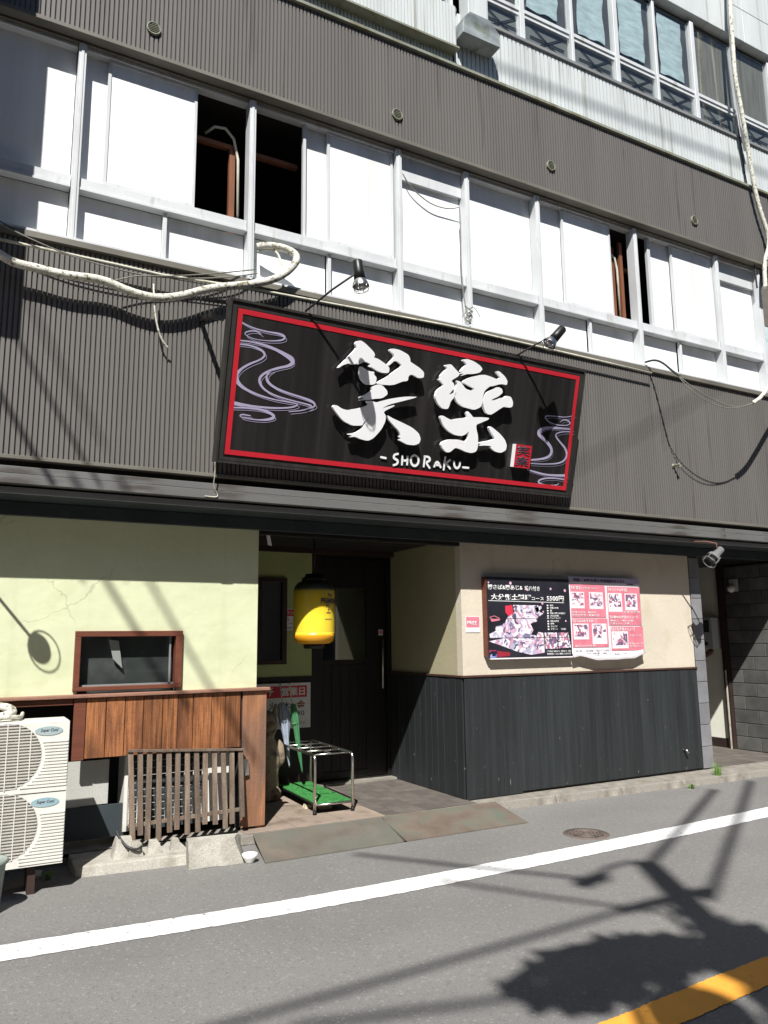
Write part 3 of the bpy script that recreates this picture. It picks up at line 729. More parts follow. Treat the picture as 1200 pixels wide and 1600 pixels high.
m_ = MB().box(e_, SW-e_, -.003, .001, SH-e_-bw_, SH-e_).box(e_, SW-e_, -.003, .001, e_, e_+bw_).box(e_, e_+bw_, -.003, .001, e_+bw_, SH-e_-bw_).box(SW-e_-bw_, SW-e_, -.003, .001, e_+bw_, SH-e_-bw_)
m_.build('red_border', SIGNR, sg)
MB().box(-.008, SW+.008, -.006, .10, SH, SH+.02).box(-.008, SW+.008, -.006, .10, -.02, 0).box(-.02, -.001, -.006, .10, -.02, SH+.02).box(SW+.001, SW+.02, -.006, .10, -.02, SH+.02).build('sign_frame', SIGNS, sg)
# brackets to the wall
MB().box(-.16, -.02, .14, .17, SH-.16, SH-.12).box(-.16, -.13, .02, .45, SH-.16, SH-.12).box(SW+.02, SW+.05, .02, .30, .45, .50).box(.3, .34, .1, .45, SH-.15, SH-.11).box(3.4, 3.44, .1, .42, SH-.15, SH-.11).box(.3, .34, .1, .13, .1, SH-.1).box(3.4, 3.44, .1, .13, .1, SH-.1).build('bracket', BLACKP, sg)
def crop(pts, ox, oy, s, h=0.0): return [s_loc(ox+x/s, oy+y/s, h) for x, y in pts]
ST = []
ST += [(500, 500, [(185, 495), (270, 410), (385, 290), (365, 245), (385, 220), (425, 212), (470, 240), (560, 330), (575, 365), (560, 390), (610, 405), (700, 470), (725, 500), (718, 550), (660, 552), (600, 530), (545, 492), (500, 485), (530, 458), (470, 430), (400, 465), (385, 452), (350, 465), (300, 450), (240, 470), (200, 497)])]
ST += [(500, 500, [(430, 480), (500, 530), (570, 540), (560, 565), (592, 600), (580, 665), (540, 675), (480, 670), (430, 620), (412, 560), (415, 500)])]
ST += [(500, 500, [(722, 310), (760, 296), (830, 310), (920, 360), (940, 400), (942, 435), (980, 460), (1040, 500), (1085, 545), (1082, 600), (1030, 607), (960, 565), (925, 580), (915, 635), (860, 640), (760, 680), (620, 672), (590, 655), (700, 590), (860, 475), (810, 430), (775, 425), (720, 475), (700, 470), (770, 390), (770, 355), (735, 330)])]
ST += [(500, 500, [(600, 670), (650, 680), (700, 735), (705, 775), (650, 815), (560, 822), (520, 832), (400, 838), (480, 815), (398, 812), (480, 775), (540, 735), (535, 700)])]
ST += [(500, 500, [(1012, 800), (990, 812), (860, 845), (720, 880), (640, 925), (700, 905), (780, 885), (770, 900), (660, 955), (688, 1000), (680, 1060), (640, 1140), (560, 1230), (500, 1260), (420, 1240), (370, 1215), (300, 1222), (340, 1205), (285, 1190), (370, 1175), (440, 1130), (480, 1060), (520, 1010), (460, 1060), (440, 1100), (340, 1100), (240, 1050), (160, 950), (130, 905), (150, 885), (180, 890), (230, 925), (290, 940), (420, 918), (515, 885), (480, 845), (530, 840), (590, 860), (700, 830), (840, 805), (920, 797)])]
ST += [(500, 500, [(700, 990), (760, 1025), (860, 1070), (960, 1120), (1030, 1180), (1050, 1240), (1035, 1285), (985, 1305), (910, 1298), (850, 1265), (820, 1252), (845, 1235), (820, 1215), (840, 1200), (820, 1150), (760, 1090), (710, 1030)])]
ST += [(660, 540, [(232, 205), (300, 192), (340, 240), (390, 290), (375, 320), (300, 365), (330, 395), (335, 440), (270, 520), (355, 482), (360, 500), (290, 590), (285, 620), (265, 662), (210, 655), (160, 605), (133, 540), (150, 470), (225, 410), (190, 370), (165, 352), (190, 345), (190, 310), (265, 235)])]
ST += [(660, 540, [(415, 150), (470, 138), (540, 165), (605, 210), (628, 245), (600, 280), (540, 295), (470, 295), (395, 318), (440, 290), (392, 295), (420, 270), (395, 270), (430, 225), (465, 195), (440, 165)])]
ST += [(660, 540, [(412, 375), (500, 330), (640, 300), (720, 325), (780, 352), (820, 330), (765, 270), (800, 265), (860, 320), (888, 370), (880, 412), (840, 400), (790, 405), (745, 420), (700, 425), (650, 470), (632, 520), (628, 590), (610, 640), (545, 670), (490, 655), (420, 635), (360, 590), (335, 530), (335, 470), (365, 400), (350, 362), (400, 375), (450, 450), (510, 470), (550, 450), (480, 415)])]
ST += [(660, 540, [(745, 455), (790, 430), (830, 450), (838, 490), (800, 525), (710, 570), (760, 568), (820, 545), (850, 545), (880, 522), (925, 535), (945, 590), (940, 635), (910, 648), (850, 635), (800, 665), (750, 700), (710, 722), (665, 700), (640, 650), (632, 590), (645, 520), (680, 480)])]
ST += [(660, 540, [(180, 740), (215, 728), (250, 750), (300, 775), (380, 760), (475, 750), (455, 700), (475, 682), (510, 720), (530, 748), (610, 745), (695, 752), (690, 770), (620, 800), (560, 825), (565, 880), (580, 940), (580, 1050), (560, 1105), (510, 1120), (450, 1105), (380, 1072), (340, 1065), (290, 1110), (250, 1112), (210, 1070), (192, 1030), (215, 1000), (280, 978), (370, 978), (450, 1000), (480, 960), (485, 890), (450, 925), (410, 943), (340, 930), (270, 890), (215, 830)])]
ST += [(660, 540, [(705, 838), (740, 860), (810, 920), (860, 980), (880, 1040), (870, 1090), (820, 1118), (760, 1105), (710, 1065), (720, 1045), (650, 1040), (590, 1045), (610, 1025), (582, 1015), (640, 1000), (700, 990), (760, 970), (720, 910), (690, 860)])]
for ox, oy, pts in ST:
    q = smooth_line(crop(pts, ox, oy, 6.667, .066), 1, True, .18)
    # pull back for the stand-off of the face
    q = [(u-.0, v) for u, v in q]
    o = MB().prism(q, sf, .034, .066).build('brush_stroke', LETTER, sg)
def stroke(lines, wd, name):
    mb = MB()
    for L_ in lines:
        p = [s_loc(*a) for a in L_]
        mb.ribbon(p, [wd*.8, wd, wd*.85], sf, .001, .016)
    mb.build(name, LETTER, sg)
SHO = {'dash': [[(594, 714), (603, 716)]], 'letter_s': [[(622, 709), (615, 710), (614, 716), (621, 719), (620, 725), (613, 727)]],
       'letter_h': [[(628, 711), (627, 727)], [(636, 712), (635, 727)], [(628, 719), (636, 720)]],
       'letter_o': [[(647, 711), (641, 714), (641, 724), (647, 729), (653, 724), (653, 715), (647, 711)]],
       'letter_r': [[(663, 712), (661, 730)], [(662, 713), (670, 714), (671, 720), (664, 722), (671, 732)]],
       'letter_a': [[(677, 730), (682, 719), (688, 731)], [(679, 726), (686, 727)]],
       'letter_k': [[(695, 713), (692, 735)], [(703, 718), (696, 724)], [(696, 724), (703, 733)]],
       'letter_u': [[(708, 720), (709, 729), (713, 732), (717, 729), (718, 721)]], 'dash2': [[(722, 730), (732, 731)]]}
for k_, v_ in SHO.items():
    if k_ == 'dash2': k_ = 'dash'
    mb = MB()
    for L_ in v_:
        p = [s_loc(*a) for a in L_]; wd = .024 if len(L_) > 2 else .022
        mb.ribbon(p, [wd*.8, wd, wd*.8], sf, .002, .012)
    mb.build(k_, LETTER, sg)
# seal
u0, v0 = s_loc(797, 729); u1, v1 = s_loc(826, 697)
se = MB().box(u0, u1, -.055, .0, v0, v1).build('seal_box', LETTER, sg)
MB().box(u0+.002, u1, -.0575, -.0552, v0, v1).build('seal_face', SIGNR, se)
text('seal_glyph', '笑', DGREYP, se, (u0+.012, -.0585, (v0+v1)/2+.004), w=(u1-u0)*.86, h=(v1-v0)*.44, bold=.02)
text('seal_glyph', '楽', DGREYP, se, (u0+.012, -.0585, v0+.012), w=(u1-u0)*.86, h=(v1-v0)*.44, bold=.02)
# swirls
SWL = [([(155, 178), (215, 212), (300, 235), (370, 245), (400, 265), (375, 283), (290, 283), (220, 272), (172, 245), (200, 230), (245, 230), (268, 250)], [5, 7, 8, 14, 9, 4, 4, 7, 7, 5]),
       ([(148, 280), (220, 288), (310, 312), (385, 350), (440, 385), (430, 415), (340, 432), (275, 460), (252, 495), (280, 545), (350, 580), (440, 605), (510, 622), (545, 632), (500, 655), (415, 663)], [6, 9, 16, 30, 14, 13, 15, 9, 7, 9, 7, 4]),
       ([(140, 300), (200, 305), (260, 325), (292, 355), (270, 382), (200, 408), (150, 440), (128, 480), (155, 525), (220, 562), (320, 595), (420, 612), (470, 622), (440, 640), (340, 645), (200, 632), (102, 612)], [7, 9, 13, 9, 13, 25, 13, 7, 7, 9, 12, 24]),
       ([(330, 440), (298, 460), (295, 495), (330, 530), (400, 560), (500, 590), (550, 612), (558, 635), (500, 652)], [5, 8, 16, 12, 10, 14, 9, 4]),
       ([(100, 640), (200, 642), (290, 655), (348, 690), (300, 708), (220, 705), (150, 690), (160, 675), (212, 685)], [7, 9, 14, 18, 7, 5, 8, 5])]
def shift_lines(lst, ox, oy, sc, name):
    for pts, ws in lst:
        mb = MB(); p = crop(pts, ox, oy, sc)
        k_ = 1.0/sc*.0052
        mb.ribbon(p, [w_*k_ for w_ in ws], sf, -.001, .0025)
        # thin parallel hairline
        pc = [(x+(11 if sc < 4 else 15), y+(13 if sc < 4 else 22)) for x, y in pts]
        mb.ribbon(crop(pc, ox, oy, sc), [2.6*k_]*3, sf, -.001, .002)
        mb.build(name, LAV, sg)
shift_lines(SWL, 330, 450, 3.4286, 'swirl_print')
SWR = [([(480, 668), (400, 690), (300, 680), (205, 672), (192, 695), (230, 735), (300, 762), (400, 770), (440, 748), (420, 722), (370, 710), (338, 735)], [8, 9, 13, 22, 12, 12, 12, 18, 13, 7]),
       ([(460, 805), (350, 797), (250, 788), (165, 800), (122, 842), (170, 890), (235, 950), (262, 1010), (235, 1070), (150, 1092), (45, 1100)], [12, 20, 38, 55, 40, 40, 38, 24, 22]),
       ([(462, 832), (380, 825), (305, 840), (292, 870), (335, 925), (395, 995), (405, 1070), (350, 1130), (200, 1140), (45, 1132)], [9, 12, 17, 22, 30, 24, 12, 9]),
       ([(20, 1190), (100, 1215), (200, 1242), (300, 1248), (405, 1248)], [10, 22, 26, 34]),
       ([(395, 1290), (300, 1275), (190, 1272), (118, 1300), (155, 1335), (240, 1345), (312, 1340), (325, 1322)], [13, 14, 20, 26, 18, 12, 7])]
shift_lines(SWR, 820, 540, 6.15, 'swirl_print')

# ------------------------------------------------------------ SPOTLIGHTS
def spot(label, base, end, head_dir, group='spotlights on arms over the shop sign', cyl=.175, rod=.009):
    t = thing('spotlight', label, 'spotlight', base, group)
    b = Vector(base); e = Vector(end)-b; hd_ = Vector(head_dir).normalized()
    MB().tube([(0, 0, 0), e*.5+Vector((0, 0, .015)), e], rod, 8).build('arm', WIREB, t)
    hb = e - hd_*cyl*.55
    m_ = MB().tube([hb, hb+hd_*.01, hb+hd_*cyl*.6, hb+hd_*cyl], [.036, .044, .046, .050], 18)
    m_.build('lamp_body', BLACKP, t)
    m_ = MB().tube([hb+hd_*(cyl-.002), hb+hd_*(cyl+.03), hb+hd_*(cyl+.055)], [.050, .068, .072], 20, cap=False); m_.build('reflector', CHROME, t)
    m_ = MB().tube([hb+hd_*(cyl+.0), hb+hd_*(cyl+.05), hb+hd_*(cyl+.075), hb+hd_*(cyl+.085)], [.03, .062, .045, .01], 16); m_.build('bulb', BULB, t)
    MB().tube([e+Vector((-.02, 0, 0)), e+Vector((.02, 0, 0))], .02, 8).build('joint', BLACKP, t)
    # wire guard
    a = hd_.orthogonal().normalized(); b2 = hd_.cross(a); m_ = MB(); c0 = hb+hd_*(cyl+.055)
    m_.tube([c0+hd_*.035+(a*math.cos(i*math.pi/8)+b2*math.sin(i*math.pi/8))*.062 for i in range(17)], .0025, 5)
    for i in range(6):
        d_ = a*math.cos(i*math.pi/3)+b2*math.sin(i*math.pi/3)
        m_.tube([c0+d_*.072, c0+hd_*.035+d_*.062, c0+hd_*.05+d_*.02], .0025, 5)
    m_.build('wire_guard', CHROME, t)
    return t
spot('black spotlight above the left half of the sign, its lamp pointing straight down', (2.45, -.93, 4.45), (2.72, -1.435, 4.66), (.12, -.04, -1))
spot('black spotlight above the right half of the sign, its lamp tilted to the left', (4.77, -.93, 4.45), (4.985, -1.30, 4.575), (-.62, .22, -.75))
def eave_spot(label, px, head, hdir, rodl=.25):
    t = thing('spotlight', label, 'spotlight', head, 'caged spotlights under the eave')
    hd_ = Vector(hdir).normalized()
    MB().tube([(-.16, .27, .165), (-.05, .10, .15), (.0, .0, .12), (0, 0, .04)], .010, 8).build('arm', RUST, t)
    MB().tube([hd_*-.09, hd_*-.085, hd_*.03, hd_*.035], [.03, .042, .046, .055], 18).build('lamp_body', GREYMET, t)
    MB().tube([hd_*.035, hd_*.06, hd_*.105], [.055, .075, .082], 20, cap=False).build('reflector', GREYMET, t)
    MB().tube([hd_*.03, hd_*.07, hd_*.12], [.03, .05, .02], 14).build('bulb', BULB, t)
    a = hd_.orthogonal().normalized(); b2 = hd_.cross(a); m_ = MB()
    m_.tube([hd_*.17+(a*math.cos(i*math.pi/8)+b2*math.sin(i*math.pi/8))*.085 for i in range(17)], .0055, 6)
    for i in range(4):
        d_ = a*math.cos(i*math.pi/2+.5)+b2*math.sin(i*math.pi/2+.5); m_.tube([hd_*.05+d_*.075, hd_*.17+d_*.085], .005, 6)
    m_.build('wire_guard', GREYMET, t)
    return t
GREYMET_ = GREYMET; GREYMET = mat('dull_grey_lamp_metal', (.17, .17, .17), .45, .1, 5)
eave_spot('grey caged spotlight hanging under the eave beside the tile column', None, (7.88, -.68, 2.59), (-.75, .1, -.6))
GREYMET = GREYMET_
# the one left of the frame, whose round shadow lies on the lime wall
t = thing('spotlight', 'round caged lamp on a long rod under the eave, outside the picture', 'spotlight', (-.06, -1.02, 2.95))
MB().tube([(-.17, .56, -.12), (0, 0, .0)], .011, 8).build('arm', BLACKP, t)
MB().lathe([(0, -.02), (.065, -.02), (.075, 0), (.075, .03), (0, .05)], (0, 0, 0), 24, (.3, .25, -.9)).build('lamp_body', BLACKP, t)
m_ = MB(); ax = Vector((.3, .25, -.9)).normalized(); a = ax.orthogonal().normalized(); b2 = ax.cross(a)
m_.tube([Vector((.05, .02, -.06))+(a*math.cos(i*math.pi/10)+b2*math.sin(i*math.pi/10))*.105 for i in range(21)], .006, 6); m_.build('wire_guard', BLACKP, t)

# ------------------------------------------------------------ CABLES on the front
def cable(name, label, pts, r, m, n=8, sm=2, group=None, cat='cable'):
    p = [tuple(on_y(*q)) for q in pts]
    o = MB().tube(smooth_line(p, sm), r, n).build(name, m); return tag(o, label, cat, group)
cable('bundled_cable', 'thick cable bundle in dirty white tape sagging along the ribbed wall left of the sign', [(-60, 360, -.59), (0, 398, -.60), (22, 411, -.60), (50, 417, -.60), (100, 430, -.61), (160, 436, -.61), (200, 455, -.61), (240, 466, -.61), (280, 464, -.61), (330, 449, -.60), (400, 444, -.59), (440, 433, -.60), (463, 412, -.60), (464, 398, -.58), (447, 388, -.55), (420, 383, -.52), (402, 386, -.47)], .034, CABLEW, 10)
cable('wrapped_hose', 'thin pale hose curling into the panel above the left end of the sign', [(402, 393, -.47), (418, 389, -.50), (432, 392, -.53), (440, 410, -.56), (440, 432, -.58)], .011, CONDUIT)
cable('conduit_pipe', 'long straight pale conduit pipe running under the window sill behind the spotlights', [(-80, 350, -.56), (0, 374, -.56), (180, 413, -.56), (250, 429, -.56), (400, 452, -.56), (430, 458, -.56), (700, 509, -.56), (916, 559, -.56), (1018, 583, -.56)], .0125, CONDUIT, sm=0)
cable('thin_cable', 'thin black wire sloping from the upper left corner onto the conduit', [(-20, 340, -.62), (40, 370, -.62), (100, 396, -.61), (160, 415, -.60), (230, 432, -.585), (300, 436, -.57), (370, 432, -.57), (402, 427, -.5)], .006, WIREG)
cable('thin_cable', 'thin black wire crossing above the taped cable bundle at the left edge', [(-20, 333, -.60), (50, 376, -.60), (120, 402, -.59), (200, 420, -.585), (290, 440, -.57), (380, 452, -.57)], .005, WIREB)
cable('thin_cable', 'short grey wire tied to the conduit above the hanging strip of tape', [(180, 438, -.60), (215, 430, -.60), (260, 432, -.59), (330, 428, -.58), (400, 421, -.5)], .006, WIREG)
cable('hanging_tape', 'loose strip of pale tape hanging from the taped cable on the ribbed wall', [(240, 444, -.60), (241, 475, -.60), (243, 495, -.59), (248, 520, -.57), (256, 537, -.55), (262, 543, -.54)], [.006]*1 if False else .0085, CABLEW, 6)
cable('thin_cable', 'grey wire sagging across the white panel right of the dark windows', [(629, 271, -.40), (640, 290, -.41), (655, 305, -.41), (675, 320, -.41), (700, 327, -.41), (718, 324, -.44)], .006, WIREG)
cable('thin_cable', 'grey wire running down the window post to a tangle above the sign', [(718, 324, -.48), (720, 360, -.485), (720, 400, -.485), (722, 440, -.485), (727, 480, -.49), (735, 505, -.52)], .006, WIREG)
rg = random.Random(5)
for k in range(1):
    pts = []
    for i in range(26):
        a = i*1.15; pts.append((732+7*math.cos(a)*(1-i/60), 478+i*1.1+5*math.sin(a*1.3), -.50+.012*math.sin(a)))
    cable('wire_tangle', 'small tangle of grey wire at the foot of a window post above the sign', pts, .004, WIREG, 5, 1)
cable('thin_cable', 'grey wire end sticking out of the tangle above the sign', [(722, 495, -.5), (733, 481, -.52), (742, 480, -.53), (750, 495, -.53)], .004, WIREG, 5)
cable('black_cable', 'black taped cable leaving the window sill right of the sign', [(1008, 566, -.50), (1022, 562, -.60), (1035, 566, -.72), (1050, 579, -.85), (1062, 588, -.95)], .013, WIREB)
cable('thin_cable', 'upper of two thin wires sagging from the black cable to the right edge', [(1060, 587, -.94), (1075, 600, -1.0), (1100, 617, -1.04), (1130, 632, -1.06), (1155, 637, -1.06), (1178, 629, -1.05)], .006, WIREG)
cable('thin_cable', 'lower of two thin wires sagging from the black cable to the right edge', [(1060, 588, -.94), (1075, 606, -1.0), (1095, 622, -1.04), (1125, 637, -1.06), (1155, 638, -1.06), (1178, 630, -1.05)], .005, WIREG)
cable('bundled_cable', 'thick white taped cable entering at the right edge below the windows', [(1176, 630, -1.05), (1188, 622, -1.05), (1200, 607, -1.05), (1230, 560, -1.02)], .024, CABLEW, 10)
cable('down_pipe', 'pale taped pipe snaking down the right side from the top floor', [(1140, -60, -.70), (1141, 20, -.70), (1145, 70, -.70), (1148, 120, -.70), (1158, 170, -.68), (1166, 215, -.66), (1173, 260, -.64), (1180, 300, -.62), (1188, 330, -.62), (1200, 365, -.62), (1202, 385, -.62), (1194, 410, -.62), (1196, 450, -.62)], .029, CABLEW, 10)
cable('down_pipe', 'straight grey pipe behind the taped pipe at the top right', [(1136, -60, -.58), (1140, 40, -.58), (1150, 130, -.58), (1160, 205, -.58), (1166, 235, -.57)], .030, ALU, 10, 0)
cable('black_cable', 'black cable running down the ribbed wall at the far right', [(1150, 180, -.52), (1158, 230, -.52), (1166, 290, -.51), (1172, 340, -.50), (1177, 400, -.50), (1183, 450, -.50)], .012, WIREB, 8)
# small hook on lower ribs
p = on_y(1052, 728, YF)
t = thing('wall_hook', 'small metal hook sticking out of the ribbed wall right of the sign', 'hook', p)
MB().tube([(0, .01, 0), (0, -.05, 0), (.01, -.08, .01), (.03, -.085, -.02), (.0, -.08, -.035)], .013, 8).build('hook_body', FLASHG, t)
MB().lathe([(0, 0), (.028, 0), (.028, .01), (0, .01)], (0, .0, 0), 12, (0, -1, 0)).build('hook_plate', FLASHG, t)
# thin cord beneath the sign
cable('cord', 'thin pale cord hanging from the lower left corner of the sign', [(336, 722, -.60), (336, 742, -.58), (333, 760, -.52), (341, 774, -.515), (338, 777, -.515), (320, 775, -.515)], .005, CONDUIT, 5)

# ------------------------------------------------------------ OUTDOOR UNIT (two fans)
AX0, AX1, AY0, AY1, AZ0, AZ1 = -.17, .735, -.72, -.40, .10, 1.07
ac = thing('outdoor_unit', 'cream twin fan air conditioner outdoor unit at the left edge of the picture', 'air conditioner', ((AX0+AX1)/2, (AY0+AY1)/2, ZR))
oa = Vector(ac.location)
def acb(mb, name, m, par=None):
    o = mb.build(name, m, par or ac)
    for v in o.data.vertices: v.co -= oa
    return o
bevel(acb(MB().box(AX0, AX1, AY0+.012, AY1, AZ0, AZ1), 'casing', ACW), .008, 2)
R_F = .225; XC = .335; ZC = [.842, .372]
for j, (zlo, zhi) in enumerate(((.590, AZ1-.004), (AZ0+.004, .582))):
    # front panel with a round hole is built as a frame of facets
    n = 40; zc = ZC[j]; vs = []; fs = []
    outer = []
    for i in range(n):
        a = 2*math.pi*i/n; ca, sa = math.cos(a), math.sin(a)
        hx = (AX1-XC) if ca > 0 else (XC-AX0); hz = (zhi-zc) if sa > 0 else (zc-zlo)
        k_ = min(hx/max(abs(ca), 1e-6), hz/max(abs(sa), 1e-6)); outer.append((XC+ca*k_, zc+sa*k_))
        vs += [(XC+R_F*ca, AY0, zc+R_F*sa), (outer[-1][0], AY0, outer[-1][1]), (XC+R_F*ca, AY0+.03, zc+R_F*sa)]
    for i in range(n):
        k2 = (i+1) % n; fs += [(3*i, 3*i+1, 3*k2+1, 3*k2), (3*i, 3*i+2, 3*k2+2, 3*k2)]
    mb = MB(); mb.add(vs, fs)
    for (cx, cz) in ((AX0, zlo), (AX1, zlo), (AX0, zhi), (AX1, zhi)):
        ang = math.atan2(cz-zc, cx-XC) % (2*math.pi); i0 = int(ang/(2*math.pi)*n) % n; i1 = (i0+1) % n
        mb.add([(cx, AY0, cz), (outer[i0][0], AY0, outer[i0][1]), (outer[i1][0], AY0, outer[i1][1])], [(0, 1, 2)])
    acb(mb, 'front_panel', ACW)
    # dark fan cavity
    acb(MB().lathe([(0, .0), (R_F-.01, .0), (R_F-.01, .08)], (XC, AY0+.002+.0, zc), 32, (0, -1, 0)), 'fan_cavity', ACD).location.y = .085
    # horizontal grille bars and a few uprights
    mb = MB(); nb = 22
    for i in range(nb):
        zz = zc-R_F+.012+i*(2*R_F-.02)/(nb-1); h_ = math.sqrt(max(1e-4, R_F**2-(zz-zc)**2))
        mb.box(XC-h_, XC+h_, AY0-.003, AY0+.004, zz-.0045, zz+.0045)
    acb(mb, 'fan_grille', ACG)
    mb = MB()
    for xx in (-.15, -.075, 0, .075, .15):
        h_ = math.sqrt(R_F**2-xx*xx); mb.box(XC+xx-.003, XC+xx+.003, AY0-.006, AY0-.0032, zc-h_, zc+h_)
    acb(mb, 'grille_upright', ACW)
    # fan blades
    mb = MB()
    for b_ in range(3):
        a0 = b_*2.094
        P = [(XC+.04*math.cos(a0), AY0+.07, zc+.04*math.sin(a0)), (XC+.20*math.cos(a0-.3), AY0+.05, zc+.20*math.sin(a0-.3)), (XC+.20*math.cos(a0+.6), AY0+.09, zc+.20*math.sin(a0+.6)), (XC+.04*math.cos(a0+.9), AY0+.07, zc+.04*math.sin(a0+.9))]
        mb.add(P, [(0, 1, 2, 3)])
    mb.lathe([(0, .01), (.045, .01), (.045, -.03)], (XC, AY0+.06, zc), 16, (0, -1, 0))
    acb(mb, 'fan', ACG)
    # louvre lines right of the fan
    mb = MB(); zt = zhi-.135; i = 0
    while zt > zlo+.02:
        dz = zt-zc; x_ = XC+(math.sqrt(R_F**2-dz*dz) if abs(dz) < R_F else -.02)+.022
        if x_ < XC+.03: x_ = XC+.12
        mb.box(x_, AX1-.004, AY0-.006, AY0-.001, zt-.0055, zt+.0055); zt -= .0215
    acb(mb, 'louvre', ACW)
    # oval badge
    bx0, bz0 = AX1-.135, zhi-.062
    mb = MB(); P = [(bx0+.092*math.cos(i*math.pi/14), bz0+.031*math.sin(i*math.pi/14)) for i in range(28)]
    mb.prism(P, lambda u, v, h: (u, AY0-.001-h, v), 0, .003)
    bg = acb(mb, 'badge', BADGE if False else mat('blue_badge', (.42, .47, .44), .3, .1, 4, col2=(.18, .34, .42), t2=.50, s2=3, w2=.25, st2=(1, 1, 9), fine=0))
    tx = text('badge_script', 'Super Cool', DGREYP, bg, (bx0-.055-oa.x, AY0-.005-oa.y, bz0-.010-oa.z), w=.115, h=.026, shear=.3)
acb(MB().box(AX0+.05, AX0+.13, AY0+.02, AY1-.02, ZR, AZ0-.001), 'foot', DKTRIM); acb(MB().box(.52, .57, AY0+.05, AY1-.02, ZR, AZ0-.001), 'foot', DKTRIM)
acb(MB().box(AX1-.0, AX1+.012, AY0+.08, AY1-.06, .62, .98), 'side_handle', ACW)
p_ = [(-.05, -.60, 1.09), (.20, -.60, 1.095), (.33, -.58, 1.115), (.38, -.52, 1.13), (.35, -.45, 1.16), (.2, -.3, 1.18)]
hose = MB().tube(smooth_line(p_, 2), .028, 10).tube(smooth_line([(.2, -.64, 1.10), (.31, -.63, 1.11), (.40, -.60, 1.10), (.43, -.50, 1.09), (.45, -.3, 1.1)], 2), .014, 8).build('pipe_bundle', CABLEW)
tag(hose, 'white taped pipes lying on top of the outdoor unit', 'pipes')

# ------------------------------------------------------------ LATTICE in front of a second unit
lt = thing('lattice_screen', 'weathered brown wooden lattice screen leaning under the cedar boards', 'lattice', (1.78, -.12, 0))
ol = Vector(lt.location)
def lat_box(name, P):
    mb = MB().hexa([Vector(p)-ol for p in P]); o = mb.build(name, LATT, lt)
    c_ = Vector((0, 0, 0))
    for v in o.data.vertices: c_ += v.co
    c_ /= 8
    for v in o.data.vertices: v.co -= c_
    o.location = c_; bevel(o, .002); return o
ns = 13
for i in range(ns):
    xt = 1.285+i*(2.215-1.285)/(ns-1); xb_ = xt+(.03 if i == 0 else .012*math.sin(i*2.1)); zb = .055+.035*math.sin(i*1.7)+i*.004
    zt_ = .748-.0050*i
    yt, yb_ = -.095, -.175
    h_ = .021
    lat_box('slat', [(xb_-h_, yb_-.012, zb), (xb_+h_, yb_-.012, zb), (xb_+h_, yb_+.008, zb), (xb_-h_, yb_+.008, zb),
                     (xt-h_, yt-.012, zt_), (xt+h_, yt-.012, zt_), (xt+h_, yt+.008, zt_), (xt-h_, yt+.008, zt_)])
lat_box('cross_rail', [(1.26, -.125, .735), (2.24, -.125, .674), (2.24, -.108, .674), (1.26, -.108, .735), (1.26, -.125, .757), (2.24, -.125, .696), (2.24, -.108, .696), (1.26, -.108, .757)])
lat_box('cross_rail', [(1.28, -.165, .155), (2.22, -.165, .185), (2.22, -.145, .185), (1.28, -.145, .155), (1.28, -.165, .185), (2.22, -.165, .215), (2.22, -.145, .215), (1.28, -.145, .185)])
u2 = thing('outdoor_unit', 'cream outdoor unit with wire grille behind the wooden lattice screen', 'air conditioner', (1.75, .10, 0))
MB().box(-.45, .40, .02, .26, .08, .70).build('casing', SLATE, u2)
MB().box(-.47, -.44, -.02, .26, .08, .70).build('front_frame', ACW, u2); MB().box(.19, .42, -.02, .26, .08, .70).build('front_frame', ACW, u2)
MB().box(-.44, .19, -.02, .0, .08, .12).box(-.44, .19, -.02, .0, .67, .70).build('frame_bar', SLATE, u2)
mb = MB()
for i in range(9):
    for dx in (0, .011): mb.box(-.425+i*.0775+dx-.012, -.425+i*.0775+dx-.006, -.012, -.004, .12, .67)
for i in range(9): mb.box(-.44, .19, -.016, -.0135, .17+i*.057, .1725+i*.057)
mb.build('wire_grille', ACW, u2)
# wall lamp scrap / foil on post
p = on_y(385, 1196, -.06)
o = MB().hexa([(p.x-.02, -.09, p.z-.08), (p.x+.02, -.08, p.z-.08), (p.x+.02, -.056, p.z-.08), (p.x-.02, -.056, p.z-.08), (p.x-.035, -.075, p.z+.06), (p.x+.01, -.085, p.z+.05), (p.x+.01, -.056, p.z+.05), (p.x-.03, -.056, p.z+.06)]).build('foil_scrap', CHROME)
tag(o, 'crumpled shiny foil scrap hanging on the corner post beside the lattice', 'scrap')

